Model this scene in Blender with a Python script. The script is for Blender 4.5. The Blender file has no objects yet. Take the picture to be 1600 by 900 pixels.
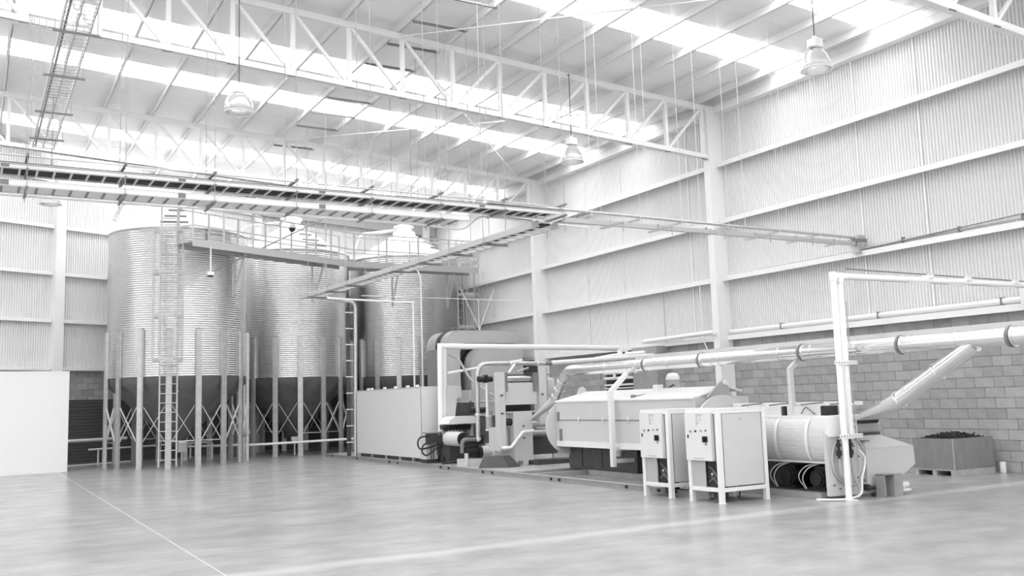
import bpy, math, random
from mathutils import Vector, Matrix
random.seed(7)
PI = math.pi
scene = bpy.context.scene
COL = scene.collection

# ------------------------------------------------------------------ camera, sky, exposure
cam_d = bpy.data.cameras.new('camera')
cam_d.sensor_width = 36.0
cam_d.lens = 32.952
cam_d.clip_start = 0.1
cam_d.clip_end = 300
cam = bpy.data.objects.new('camera', cam_d)
COL.objects.link(cam)
cam.matrix_world = Matrix(((0.8665397, -0.0325741, -0.4980441, -16.92865),
                           (-0.4981424, -0.1184915, -0.8589609, -18.0432),
                           (-0.0310341, 0.9924206, -0.1189041, 1.6385),
                           (0, 0, 0, 1)))
scene.camera = cam
world = bpy.data.worlds.new('sky')
scene.world = world
world.use_nodes = True
bg = world.node_tree.nodes['Background']
bg.inputs['Color'].default_value = (1, 1, 1, 1)
bg.inputs['Strength'].default_value = 1.55          # overcast daylight through unseen doorways added behind the camera
SKYLIGHT = 6.2                                       # daylight glow of the translucent roof strips
scene.view_settings.view_transform = 'Standard'
scene.view_settings.look = 'None'
scene.view_settings.gamma = 1.0
scene.view_settings.exposure = -0.02

# ------------------------------------------------------------------ materials
def mat(name, v, rough=0.5, metal=0.0, noise=0.0, nscale=6.0, rrange=0.0, emit=0.0, transm=0.0, bump=0.0, stretch=None, rand=0.0, spec=0.5):
    m = bpy.data.materials.new(name); m.use_nodes = True
    nt = m.node_tree; b = nt.nodes['Principled BSDF']
    c = (v, v, v, 1)
    b.inputs['Base Color'].default_value = c
    b.inputs['Roughness'].default_value = rough
    b.inputs['Metallic'].default_value = metal
    b.inputs['Specular IOR Level'].default_value = spec
    if transm: b.inputs['Transmission Weight'].default_value = transm
    if emit:
        b.inputs['Emission Color'].default_value = (1, 1, 1, 1)
        b.inputs['Emission Strength'].default_value = emit
    if noise or rrange or bump:
        tc = nt.nodes.new('ShaderNodeTexCoord'); mp = nt.nodes.new('ShaderNodeMapping')
        nt.links.new(tc.outputs['Object'], mp.inputs['Vector'])
        if stretch: mp.inputs['Scale'].default_value = stretch
        n = nt.nodes.new('ShaderNodeTexNoise'); n.inputs['Scale'].default_value = nscale
        n.inputs['Detail'].default_value = 6; n.inputs['Roughness'].default_value = 0.6
        nt.links.new(mp.outputs['Vector'], n.inputs['Vector'])
        src = n.outputs['Fac']
        if noise:
            r = nt.nodes.new('ShaderNodeMapRange')
            r.inputs['From Min'].default_value = 0.3; r.inputs['From Max'].default_value = 0.7
            r.inputs['To Min'].default_value = max(0, v - noise); r.inputs['To Max'].default_value = min(1, v + noise)
            nt.links.new(src, r.inputs['Value'])
            out = r.outputs['Result']
            if rand:
                oi = nt.nodes.new('ShaderNodeObjectInfo'); ge = nt.nodes.new('ShaderNodeNewGeometry')
                ad = nt.nodes.new('ShaderNodeMath'); ad.operation = 'ADD'
                nt.links.new(oi.outputs['Random'], ad.inputs[0]); nt.links.new(ge.outputs['Random Per Island'], ad.inputs[1])
                fr = nt.nodes.new('ShaderNodeMath'); fr.operation = 'FRACT'
                nt.links.new(ad.outputs[0], fr.inputs[0])
                mr = nt.nodes.new('ShaderNodeMapRange')
                mr.inputs['To Min'].default_value = -rand; mr.inputs['To Max'].default_value = rand
                nt.links.new(fr.outputs[0], mr.inputs['Value'])
                a2 = nt.nodes.new('ShaderNodeMath'); a2.operation = 'ADD'
                nt.links.new(out, a2.inputs[0]); nt.links.new(mr.outputs['Result'], a2.inputs[1]); out = a2.outputs[0]
            cb = nt.nodes.new('ShaderNodeCombineColor')
            for k in ('Red', 'Green', 'Blue'): nt.links.new(out, cb.inputs[k])
            nt.links.new(cb.outputs['Color'], b.inputs['Base Color'])
        if rrange:
            r2 = nt.nodes.new('ShaderNodeMapRange')
            r2.inputs['From Min'].default_value = 0.3; r2.inputs['From Max'].default_value = 0.7
            r2.inputs['To Min'].default_value = rough - rrange; r2.inputs['To Max'].default_value = rough + rrange
            nt.links.new(src, r2.inputs['Value']); nt.links.new(r2.outputs['Result'], b.inputs['Roughness'])
        if bump:
            bp = nt.nodes.new('ShaderNodeBump'); bp.inputs['Strength'].default_value = bump; bp.inputs['Distance'].default_value = 0.01
            nt.links.new(src, bp.inputs['Height']); nt.links.new(bp.outputs['Normal'], b.inputs['Normal'])
    return m

M = dict(
    floor=mat('polished_concrete', 0.355, 0.27, noise=0.075, nscale=1.3, stretch=(1, 1.5, 1), spec=0.5),
    joint=mat('joint_sealant', 0.58, 0.4),
    block=mat('concrete_block', 0.385, 0.9, noise=0.03, nscale=9, bump=0.2, rand=0.05),
    mortar=mat('mortar', 0.36, 0.95, noise=0.03, nscale=12),
    clad=mat('wall_cladding', 0.86, 0.35),
    roof=mat('roof_sheet', 0.95, 0.5, noise=0.015, nscale=0.8, stretch=(0.2, 3, 1)),
    white=mat('white_steel_paint', 0.90, 0.4),
    purlin=mat('purlin_paint', 0.84, 0.4),
    truss=mat('truss_paint', 0.88, 0.45),
    sky=mat('translucent_sheet', 0.9, 0.4, emit=SKYLIGHT),
    galv=mat('galvanised_sheet', 0.74, 0.27, metal=1.0),
    galvleg=mat('galvanised_leg', 0.58, 0.42, metal=0.75, noise=0.06, nscale=9),
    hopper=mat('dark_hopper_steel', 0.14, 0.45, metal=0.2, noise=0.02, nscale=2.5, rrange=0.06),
    silroof=mat('silo_roof_steel', 0.88, 0.35, noise=0.02, nscale=3),
    slat=mat('dark_shutter_slat', 0.11, 0.5, noise=0.015, nscale=2, stretch=(0.4, 0.4, 6)),
    ladder=mat('galvanised_ladder', 0.52, 0.45),
    brace=mat('bright_galvanised', 0.72, 0.4),
    duct=mat('spiral_duct_steel', 0.80, 0.2, metal=1.0),
    lightgrey=mat('machine_light_grey', 0.62, 0.42, noise=0.012, nscale=3),
    enclosure=mat('enclosure_grey', 0.74, 0.42, noise=0.012, nscale=3),
    midgrey=mat('machine_grey', 0.46, 0.5, noise=0.02, nscale=4),
    ductgrey=mat('belt_cover_grey', 0.52, 0.5, noise=0.03, nscale=1.3),
    cover=mat('machine_white', 0.84, 0.35),
    board=mat('white_board', 0.87, 0.5),
    dark=mat('dark_machine_paint', 0.065, 0.4, noise=0.012, nscale=5),
    rubber=mat('black_rubber', 0.022, 0.45),
    motor=mat('black_motor', 0.014, 0.38, noise=0.006, nscale=8),
    skid=mat('skid_grey', 0.34, 0.5, noise=0.04, nscale=4),
    deck=mat('skid_deck', 0.42, 0.45, noise=0.04, nscale=3),
    steel=mat('bright_steel', 0.72, 0.2, metal=1.0),
    rod=mat('hanger_rod', 0.42, 0.5),
    tray=mat('cable_tray_steel', 0.86, 0.4),
    cable=mat('cable_sheath', 0.035, 0.5, noise=0.012, nscale=30, stretch=(0.2, 6, 6)),
    strut=mat('strut_channel', 0.22, 0.5),
    cord=mat('lamp_cord', 0.08, 0.6),
    tag=mat('tag_grey', 0.22, 0.6),
    glass=mat('prismatic_shade', 0.97, 0.16, transm=0.72),
    lagging=mat('lagging_foil', 0.64, 0.5, noise=0.04, nscale=9, bump=1.0, stretch=(1, 0.7, 4)),
    crate=mat('crate_board', 0.27, 0.75, noise=0.03, nscale=5, stretch=(2, 2, 0.6)),
    pallet=mat('pallet_wood', 0.48, 0.7, noise=0.05, nscale=8),
    chip=mat('dark_scrap', 0.03, 0.7, noise=0.015, nscale=20),
    panelwhite=mat('control_plate', 0.76, 0.4),
    ink=mat('grey_print', 0.36, 0.6),
)

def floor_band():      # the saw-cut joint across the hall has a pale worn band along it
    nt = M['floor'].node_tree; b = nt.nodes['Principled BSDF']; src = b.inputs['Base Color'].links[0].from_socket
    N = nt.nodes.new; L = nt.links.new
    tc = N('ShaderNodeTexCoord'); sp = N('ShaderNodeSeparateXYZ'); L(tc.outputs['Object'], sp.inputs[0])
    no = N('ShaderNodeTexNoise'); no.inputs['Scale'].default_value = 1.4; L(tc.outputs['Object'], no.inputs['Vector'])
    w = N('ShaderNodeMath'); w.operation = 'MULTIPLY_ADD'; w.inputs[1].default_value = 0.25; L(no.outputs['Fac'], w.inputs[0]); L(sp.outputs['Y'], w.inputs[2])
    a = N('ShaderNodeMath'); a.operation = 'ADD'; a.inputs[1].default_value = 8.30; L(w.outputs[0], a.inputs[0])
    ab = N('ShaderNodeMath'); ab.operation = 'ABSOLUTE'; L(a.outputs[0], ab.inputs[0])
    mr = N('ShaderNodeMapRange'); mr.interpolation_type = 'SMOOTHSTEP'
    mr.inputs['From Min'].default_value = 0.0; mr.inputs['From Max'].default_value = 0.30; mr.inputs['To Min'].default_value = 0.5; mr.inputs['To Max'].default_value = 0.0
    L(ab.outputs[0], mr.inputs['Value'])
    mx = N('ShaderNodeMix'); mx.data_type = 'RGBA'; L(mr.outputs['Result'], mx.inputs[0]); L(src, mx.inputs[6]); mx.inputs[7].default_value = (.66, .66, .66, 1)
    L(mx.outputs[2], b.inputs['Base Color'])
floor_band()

# ------------------------------------------------------------------ mesh helpers
ORG = {}          # world origin of each object that may parent others
def V(*a): return Vector(a)

class MB:
    def __init__(s): s.v = []; s.f = []; s.sm = []
    def add(s, vs, fs, smooth=False):
        o = len(s.v); s.v += [Vector(p) for p in vs]
        for f in fs: s.f.append([i + o for i in f]); s.sm.append(smooth)
        return s
    def hexa(s, p):   # 8 points: bottom 4 ccw, top 4
        return s.add(p, [(3, 2, 1, 0), (4, 5, 6, 7), (0, 1, 5, 4), (1, 2, 6, 5), (2, 3, 7, 6), (3, 0, 4, 7)])
    def box(s, a, b):
        x0, y0, z0 = (min(a[i], b[i]) for i in range(3)); x1, y1, z1 = (max(a[i], b[i]) for i in range(3))
        return s.hexa([(x0, y0, z0), (x1, y0, z0), (x1, y1, z0), (x0, y1, z0), (x0, y0, z1), (x1, y0, z1), (x1, y1, z1), (x0, y1, z1)])
    def bar(s, p0, p1, w, h, up=(0, 0, 1)):   # rectangular bar between two points
        p0, p1 = Vector(p0), Vector(p1); d = (p1 - p0).normalized(); u = Vector(up)
        if abs(d.dot(u)) > 0.98: u = Vector((0, 1, 0))
        a = d.cross(u).normalized(); c = a.cross(d).normalized()
        a *= w / 2; c *= h / 2
        return s.hexa([p0 - a - c, p0 + a - c, p1 + a - c, p1 - a - c, p0 - a + c, p0 + a + c, p1 + a + c, p1 - a + c])
    def cyl(s, p0, p1, r0, r1=None, n=12, caps=True):
        r1 = r0 if r1 is None else r1
        p0, p1 = Vector(p0), Vector(p1); d = (p1 - p0).normalized()
        u = Vector((0, 0, 1)) if abs(d.z) < 0.9 else Vector((1, 0, 0))
        a = d.cross(u).normalized(); b = a.cross(d).normalized()
        vs = []
        for p, r in ((p0, r0), (p1, r1)):
            for i in range(n):
                t = 2 * PI * i / n; vs.append(p + a * (r * math.cos(t)) + b * (r * math.sin(t)))
        s.add(vs, [(i, (i + 1) % n, n + (i + 1) % n, n + i) for i in range(n)], True)
        if caps:
            s.add(vs[:n], [tuple(range(n))[::-1]]); s.add(vs[n:], [tuple(range(n))])
        return s
    def tube(s, pts, r, n=8, fillet=0.0, seg=5):
        pts = [Vector(p) for p in pts]
        if fillet and len(pts) > 2:
            q = [pts[0]]
            for i in range(1, len(pts) - 1):
                a = (pts[i - 1] - pts[i]); b = (pts[i + 1] - pts[i]); f = min(fillet, a.length * .49, b.length * .49)
                A = pts[i] + a.normalized() * f; B = pts[i] + b.normalized() * f
                for k in range(seg + 1):
                    t = k / seg; q.append(A * (1 - t) ** 2 + pts[i] * (2 * t * (1 - t)) + B * t * t)
            q.append(pts[-1]); pts = q
        rings = []; prev = None
        for i, p in enumerate(pts):
            d0 = pts[min(i + 1, len(pts) - 1)] - p; d1 = p - pts[max(i - 1, 0)]
            d = ((d0.normalized() if d0.length else d0) + (d1.normalized() if d1.length else d1)).normalized()
            if prev is None:
                u = Vector((0, 0, 1)) if abs(d.z) < 0.9 else Vector((1, 0, 0)); a = d.cross(u).normalized()
            else:
                a = (prev - d * prev.dot(d)).normalized()
            prev = a; b = d.cross(a).normalized()
            ring = [a * (r * math.cos(2 * PI * k / n)) + b * (r * math.sin(2 * PI * k / n)) for k in range(n)]
            if 0 < i < len(pts) - 1:          # mitre, so that the tube keeps its width round a bend
                di = (p - pts[i - 1]).normalized(); do = (pts[i + 1] - p).normalized()
                m = (di + do).normalized(); w = do - di
                if w.length > 1e-4:
                    w.normalize(); f = min(2.0, 1 / max(.3, di.dot(m))) - 1
                    ring = [o - m * o.dot(m) for o in ring]
                    ring = [o + w * (o.dot(w) * f) for o in ring]
            rings.append([p + o for o in ring])
        vs = [p for R in rings for p in R]; fs = []
        for i in range(len(rings) - 1):
            for k in range(n): fs.append((i * n + k, i * n + (k + 1) % n, (i + 1) * n + (k + 1) % n, (i + 1) * n + k))
        s.add(vs, fs, True); s.add(rings[0], [tuple(range(n))]); s.add(rings[-1], [tuple(range(n))[::-1]])
        return s
    def lathe(s, c, prof, n=32, smooth=True, a0=0.0, a1=2 * PI):
        c = Vector(c); full = abs(a1 - a0 - 2 * PI) < 1e-6; m = n if full else n + 1
        vs = []
        for r, z in prof:
            for i in range(m):
                t = a0 + (a1 - a0) * i / n; vs.append(c + Vector((r * math.cos(t), r * math.sin(t), z)))
        fs = []
        for j in range(len(prof) - 1):
            for i in range(n):
                k = (i + 1) % m if full else i + 1
                fs.append((j * m + i, j * m + k, (j + 1) * m + k, (j + 1) * m + i))
        return s.add(vs, fs, smooth)
    def prism(s, poly, fn, d0, d1, smooth=False):   # poly in 2-D, fn(u, v, d) -> world point
        n = len(poly)
        A = [fn(u, v, d0) for u, v in poly]; B = [fn(u, v, d1) for u, v in poly]
        s.add(A + B, [(i, (i + 1) % n, n + (i + 1) % n, n + i) for i in range(n)], smooth)
        s.add(A, [tuple(range(n))[::-1]]); s.add(B, [tuple(range(n))])
        return s
    def mesh(s, name, m, off=(0, 0, 0)):
        me = bpy.data.meshes.new(name); off = Vector(off)
        me.from_pydata([tuple(p - off) for p in s.v], [], s.f)
        me.polygons.foreach_set('use_smooth', s.sm)
        me.materials.append(M[m] if isinstance(m, str) else m); me.update()
        return me
    def build(s, name, m, parent=None, origin=None, kind=None, label=None, cat=None, group=None):
        # parent given: a part; otherwise a top-level object
        if parent is not None: off = ORG[parent.name]
        else: off = Vector(origin) if origin is not None else Vector((0, 0, 0))
        o = bpy.data.objects.new(name, s.mesh(name, m, off)); COL.objects.link(o)
        if parent is not None: o.parent = parent
        else: o.location = off
        ORG[o.name] = Vector(off)
        if kind: o['kind'] = kind
        if label: o['label'] = label
        if cat: o['category'] = cat
        if group: o['group'] = group
        return o

def thing(name, label, cat, loc, group=None):
    o = bpy.data.objects.new(name, None); COL.objects.link(o); o.location = loc; o.empty_display_size = 0.1
    ORG[o.name] = Vector(loc); o['label'] = label; o['category'] = cat
    if group: o['group'] = group
    return o
def structure(name, loc=(0, 0, 0)):
    o = bpy.data.objects.new(name, None); COL.objects.link(o); o.location = loc; o['kind'] = 'structure'
    ORG[o.name] = Vector(loc); return o
def inst(me, name, parent, loc=(0, 0, 0), rz=0.0, kind=None):   # shares mesh data
    o = bpy.data.objects.new(name, me); COL.objects.link(o); o.parent = parent
    o.location = Vector(loc) - ORG[parent.name] if parent is not None else loc   # a sub-part's parent sits at its thing's origin
    o.rotation_euler = (0, 0, rz); ORG[o.name] = Vector(loc)
    if kind: o['kind'] = kind
    return o
def roofz(x): return 9.36 - 0.054 * x
ORD = ['first', 'second', 'third', 'fourth', 'fifth', 'sixth', 'seventh', 'eighth', 'ninth', 'tenth']
XZ = lambda u, v, d: Vector((u, d, v))
YZ = lambda u, v, d: Vector((d, u, v))
XY = lambda u, v, d: Vector((u, v, d))

# ================================================================== SETTING
# ---- floor slabs with pale filled joints
fl = structure('floor')
MB().box((-34, -26, -0.3), (0.3, 19, -0.05)).build('joint_bed', 'joint', fl)
MB().box((-14.67, -26, -.05), (-14.654, 19, -.0004)).build('joint_filler', 'joint', fl)
xs = [-33.0 + 0.0] ; x = -14.67 - 6 * 3.06
xe = [x + 3.06 * i for i in range(12)] + [0.3]
ye = [-26, -20.35, -14.35, -8.35, -2.35, 3.65, 9.65, 19]
for i in range(len(xe) - 1):
    for j in range(len(ye) - 1):
        gx = 0.016 if abs(xe[i] + 14.67) < .1 else 0.0015
        gy = 0.0015
        MB().box((xe[i] + gx, ye[j] + gy, -0.05), (xe[i + 1] - (0 if abs(xe[i + 1] + 14.67) < .1 else .0015), ye[j + 1] - .0015, 0)).build('floor_slab', 'floor', fl)

# ---- right wall: block plinth, ledge, cladding, girts
wr = structure('wall_right')
FX = 0.10                                    # face of the blocks
MB().box((FX + 0.012, -14, 0), (FX + 0.3, 18.3, 3.0)).build('mortar_bed', 'mortar', wr)
bm_full = MB().box((0, 0.004, 0.004), (0.03, 0.396, 0.196)).mesh('block', 'block')
bm_half = MB().box((0, 0.004, 0.004), (0.03, 0.196, 0.196)).mesh('block', 'block')
blocks = []
for c in range(15):
    y = -8.6 + (0.2 if c % 2 else 0)
    if c % 2: blocks.append((-8.6, c, bm_half))
    while y < 17.6:
        if not (3.3 < y < 5.7 and 5 <= c <= 12): blocks.append((y, c, bm_full))
        y += 0.4
blocks.sort(key=lambda b: b[0])
for y, c, me in blocks[:300]:
    inst(me, 'block', wr, (FX - 0.018 + random.uniform(-.002, .002), y, c * 0.2))
far = MB()
for y, c, me in blocks[300:]:
    w = 0.4 if me is bm_full else 0.2
    far.box((FX - 0.018, y + .004, c * .2 + .004), (FX + .012, y + w - .004, c * .2 + .196))
far.build('blocks', 'block', wr, kind='stuff')
# service opening in the far part of the plinth, its shaded depth painted as a dark sheet, with pipes
MB().box((FX + 0.0, 3.7, 1.0), (FX + 0.011, 5.7, 2.6)).build('opening_dark_sheet', 'dark', wr)
MB().box((FX - 0.05, 3.62, 2.6), (FX + 0.02, 5.78, 2.7)).build('lintel', 'mortar', wr)
MB().box((-0.42, 2.55, 0), (FX - 0.02, 3.66, 3.02)).build('block_pier', 'block', wr)
# ledge over the plinth
MB().box((-0.10, -14, 3.0), (0.25, 17.7, 3.13)).build('ledge', 'white', wr)
# corrugated sheets, one object each
def corrugated(p0, dirx, nrm, width, z0, z1a, z1b, pitch=0.076, amp=0.021):
    b = MB(); n = max(1, round(width / pitch)); pv = []
    for i in range(n * 4 + 1):
        s = width / n * (i // 4 + (0, .40, .55, .85)[i % 4]); a = amp * (1, 1, -1, -1)[i % 4]
        q = Vector(p0) + Vector(dirx) * s + Vector(nrm) * a
        zt = z1a + (z1b - z1a) * s / width
        pv += [(q.x, q.y, z0), (q.x, q.y, zt)]
    b.add(pv, [(2 * i, 2 * i + 2, 2 * i + 3, 2 * i + 1) for i in range(n * 4)])
    return b
SW = 0.912
y = -13.6; k = 0; shared = {}
while y < 17.7:
    w = min(SW, 17.76 - y)
    if w == SW:
        if 'r' not in shared: shared['r'] = corrugated((0, 0, 0), (0, 1, 0), (1, 0, 0), SW, 3.12, 9.3, 9.3).mesh('cladding_sheet', 'clad')
        inst(shared['r'], 'cladding_sheet', wr, (0.09, y, 0))
    else:
        corrugated((0.09, y, 0), (0, 1, 0), (1, 0, 0), w, 3.12, 9.3, 9.3).build('cladding_sheet', 'clad', wr)
    y += SW; k += 1
for h in (4.5, 6.0, 7.5):
    for a, b_ in ((-13.6, -8.9), (-8.66, -0.01), (0.21, 8.87), (9.09, 17.6)):
        MB().box((-0.17, a, h + .02), (-0.155, b_, h + 0.14)).box((-0.155, a, h + .125), (0.075, b_, h + 0.14)).box((-0.155, a, h + .02), (-0.125, b_, h + .028)).build('girt', 'white', wr)
for y in (-4.3, -5.9, 1.4, 4.5, 6.4, 13.2):      # slender sag bars between the girts
    MB().box((0.058, y, 3.13), (0.066, y + .05, 9.2)).build('sag_bar', 'white', wr)

# ---- far wall (flat part behind the silos) and the skewed left wall
wb = structure('wall_back')
MB().box((-7.6, 17.80, 0), (0.2, 18.0, 3.0)).build('block_plinth', 'block', wb)
x = -7.53
while x < 0.05:
    corrugated((x, 17.80, 0), (1, 0, 0), (0, 1, 0), min(SW, .1 - x), 3.0, roofz(x), roofz(x + SW)).build('cladding_sheet', 'clad', wb); x += SW
for h in (3.0, 4.5, 6.0, 7.5):
    MB().box((-7.4, 17.66, h), (-0.45, 17.78, h + .13)).build('girt', 'white', wb)
MB().hexa([(-7.7, 17.45, 9.0 + .41), (-0.1, 17.45, 9.0), (-0.1, 17.6, 9.0), (-7.7, 17.6, 9.41), (-7.7, 17.45, 8.62 + .41), (-0.1, 17.45, 8.62), (-0.1, 17.6, 8.62), (-7.7, 17.6, 9.03)][4:] +
          [(-7.7, 17.45, 9.41), (-0.1, 17.45, 9.0), (-0.1, 17.6, 9.0), (-7.7, 17.6, 9.41)]).build('rafter_beam', 'midgrey', wb)
wl = structure('wall_left')
PHI = 0.4064; DL = Vector((-math.cos(PHI), -math.sin(PHI), 0)); NL = Vector((math.sin(PHI), -math.cos(PHI), 0))   # NL points into the hall
A0 = Vector((-7.53, 17.76, 0))
def LP(s, o, z): q = A0 + DL * s + NL * o; return Vector((q.x, q.y, z))
def lbox(b, s0, s1, o0, o1, z0, z1):
    return b.hexa([LP(s0, o0, z0), LP(s1, o0, z0), LP(s1, o1, z0), LP(s0, o1, z0), LP(s0, o0, z1), LP(s1, o0, z1), LP(s1, o1, z1), LP(s0, o1, z1)])
LEN = 22.0
lbox(MB(), 0, LEN, -0.3, -0.07, 0, 3.0).build('mortar_bed', 'mortar', wl)
n_ = 0
for c in range(10, 15):
    s = 4.6 + (0.2 if c % 2 else 0)
    while s < 9.6:
        lbox(MB(), s + .005, s + .395, -0.07, -0.045, c * .2 + .005, c * .2 + .195).build('block', 'block', wl); s += .4
lbox(MB(), 0, 4.6, -.07, -.05, 0, 3.0).build('plain_plinth', 'block', wl)
s = 0
while s < LEN:
    q = LP(s, -0.06, 0)
    corrugated(q, DL, NL, SW, 3.0, roofz(q.x), roofz(q.x - SW * math.cos(PHI))).build('cladding_sheet', 'clad', wl); s += SW
for h in (3.0, 4.5, 6.0, 7.5, 9.0):
    for a, b_ in ((0.2, 7.58), (7.92, 15.4), (15.7, LEN)):
        lbox(lbox(lbox(MB(), a, b_, 0.10, 0.115, h + .01, h + .12), a, b_, -.035, .10, h + .105, h + .12), a, b_, .07, .10, h + .01, h + .018).build('girt', 'white', wl)
for s in (0.05, 7.75, 15.55):
    lbox(MB(), s - .15, s + .15, -0.05, 0.25, 0, roofz(LP(s, 0, 0).x) - .05).build('wall_post', 'white', wl)
lbox(MB(), 4.8, 9.4, -.05, .06, 0, .05).build('base_strip', 'white', wl)
# dark roller shutter low in the left wall, dark slats low in the back wall
d1 = structure('door_1')
for k in range(20):
    lbox(MB(), 0.6, 8.6, -0.05, 0.03, .06 + k * .1, .06 + k * .1 + .085).build('slat', 'slat', d1)
lbox(MB(), .6, 8.6, -.05, -.035, .05, 2.08).build('slat_backing', 'dark', d1)
d2 = structure('back_slats')
for k in range(20):
    MB().box((-7.2, 17.70, .06 + k * .1), (-0.6, 17.79, .145 + k * .1)).build('slat', 'slat', d2)
MB().box((-7.2, 17.76, .05), (-.6, 17.79, 2.08)).build('slat_backing', 'dark', d2)

# ---- unseen walls added for their reflections, with open doorways sized for the light
wf = structure('wall_front')
def wall_with_doors(par, fixed, a0, a1, doors, axis, H=11.2, hd=6.0):
    pts = [a0] + [v for d in doors for v in d] + [a1]
    bx = (lambda u0, u1, z0, z1: MB().box((u0, fixed, z0), (u1, fixed - .12, z1))) if axis == 'x' else (lambda u0, u1, z0, z1: MB().box((fixed, u0, z0), (fixed - .12, u1, z1)))
    for i in range(0, len(pts), 2): bx(pts[i], pts[i + 1], 0, H).build('wall_panel', 'clad', par)
    for d in doors: bx(d[0], d[1], hd, H).build('wall_panel', 'clad', par)
wall_with_doors(wf, -24.5, -33.0, 0.25, [(-31, -25), (-21.5, -13.5), (-9, -3)], 'x')
ws = structure('wall_side')
wall_with_doors(ws, -33.0, -24.5, 7.2, [(-23.5, -12.5), (-10.5, 5)], 'y', hd=8.0)
MB().box((FX, -24.5, 0), (FX + .2, -13.6, 9.3)).build('plain_panel', 'clad', wr)

# ---- ceiling: roof sheets, translucent strips, purlins
ce = structure('ceiling')
sky_y = []
for o in (-26.64, -17.76, -8.88, 0, 8.88): sky_y += [(2.65 + o, 3.78 + o), (5.5 + o, 6.63 + o)]
sky_y = [p for p in sky_y if p[0] > -24.4 and p[1] < 18.5]
XL, XR = -33.0, 0.25
def roofslab(y0, y1, dz=0.0, th=0.03):
    return MB().hexa([(XL, y0, roofz(XL) + dz), (XR, y0, roofz(XR) + dz), (XR, y1, roofz(XR) + dz), (XL, y1, roofz(XL) + dz),
                      (XL, y0, roofz(XL) + dz + th), (XR, y0, roofz(XR) + dz + th), (XR, y1, roofz(XR) + dz + th), (XL, y1, roofz(XL) + dz + th)])
yy = -24.5
for a, b_ in sky_y + [(18.6, 18.6)]:
    n = max(1, round((a - yy) / 1.0))
    for i in range(n):
        y0 = yy + (a - yy) * i / n; y1 = yy + (a - yy) * (i + 1) / n
        if y1 - y0 > .05: roofslab(y0 + .004, y1 - .004, 0.0 if i % 2 else 0.006).build('roof_sheet', 'roof', ce)
    if b_ > a: roofslab(a, b_, 0.012).build('skylight', 'sky', ce)
    yy = b_
PX = [-0.10] + [-0.6 - 1.2134 * i for i in range(24)]
for px in PX:
    z = roofz(px); b = MB()
    b.box((px - .006, -24.4, z - .2), (px + .006, 17.7, z - .002)).box((px - .06, -24.4, z - .2), (px + .006, 17.7, z - .192)).box((px - .06, -24.4, z - .192), (px - .054, 17.7, z - .17))
    b.build('purlin', 'purlin', ce)
MB().box((-0.16, -13.6, 8.98), (0.09, 17.6, 9.16)).build('eave_beam', 'white', ce)

# ---- columns on the right wall (things one could unbolt)
def column(y, label):
    t = thing('steel_column', label, 'column', (-0.2, y + .1, 0), 'steel columns along the right wall')
    b = MB().box((-0.40, y, 0), (-0.385, y + .22, 9.12)).box((-0.0, y, 0), (0.07, y + .22, 9.12)).box((-.386, y + .012, 0), (0, y + .208, 9.12))
    b.build('shaft', 'white', t)
    MB().box((-0.44, y - .03, 0), (0.05, y + .25, 0.025)).build('base_plate', 'white', t)
    MB().box((-0.44, y - .01, 9.12), (0.05, y + .23, 9.15)).build('cap_plate', 'white', t)
column(-8.88, 'white steel column on the right wall at the frame edge, nearest one')
column(0.0, 'white steel column on the right wall behind the long drying hood')
column(8.88, 'white steel column on the right wall behind the curved grey belt covers')
t = thing('corner_column', 'white steel column in the far corner behind the rightmost silo', 'column', (-.3, 17.5, 0))
MB().box((-.62, 17.42, 0), (-.3, 17.6, 9.1)).build('shaft', 'white', t)
MB().bar((-.28, 17.5, 7.3), (0.0, 17.5, 8.6), .03, .03).build('brace', 'white', t)

# ---- roof trusses
def truss(y, label, n=22):
    t = thing('roof_truss', label, 'truss', (-10, y + .1, 8.0), 'sloping roof trusses')
    yc = y + .1
    tz = lambda x: roofz(x) - .27; bz = lambda x: 7.76 - .054 * x
    nx = [-0.5 - 1.2134 * i for i in range(n)]
    MB().bar((-.38, yc, tz(-.38)), (nx[-1], yc, tz(nx[-1])), .13, .13).build('top_chord', 'truss', t)
    MB().bar((-.05, yc - .06, bz(-.2)), (nx[-1], yc - .06, bz(nx[-1])), .02, .14).bar((-.05, yc, bz(-.2) - .06), (nx[-1], yc, bz(nx[-1]) - .06), .14, .02).build('bottom_chord', 'truss', t)
    for i, x in enumerate(nx):
        MB().bar((x, yc, bz(x) - .05), (x, yc, tz(x) + .05), .085, .085).build('vertical_member', 'truss', t)
        if i < n - 1:
            if i < 6: a, b_ = (x, yc, tz(x)), (nx[i + 1], yc, bz(nx[i + 1]))
            else: a, b_ = (nx[i + 1], yc, tz(nx[i + 1])), (x, yc, bz(x))
            MB().bar(a, b_, .065, .065).build('diagonal_member', 'truss', t)
        MB().box((x - .12, yc - .085, bz(x) - .075), (x + .05, yc - .06, bz(x) - .055)).build('splice_plate', 'strut', t)
truss(-8.88, 'white roof truss nearest the camera, seen in the upper right corner')
truss(0.0, 'white roof truss in the middle, crossing the picture to the nearer column')
truss(8.88, 'white roof truss farther back, above the silos and cable trays')
# roof wind-bracing rods
for (a, b_, lab) in (((-9.1, 8.88), (-0.9, 0.0), 'thin white bracing rod under the roof behind the middle truss, falling to the right'),
                     ((-0.9, 8.88), (-9.1, 0.0), 'thin white bracing rod under the roof behind the middle truss, crossing the other rod'),
                     ((-9.1, 0.0), (-0.9, -8.88), 'thin white bracing rod under the roof in front of the middle truss')):
    MB().cyl((a[0], a[1], roofz(a[0]) - .3), (b_[0], b_[1], roofz(b_[0]) - .3), .017, n=6).build('bracing_rod', 'white', origin=(a[0], a[1], roofz(a[0]) - .3), label=lab, cat='rod')

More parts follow.
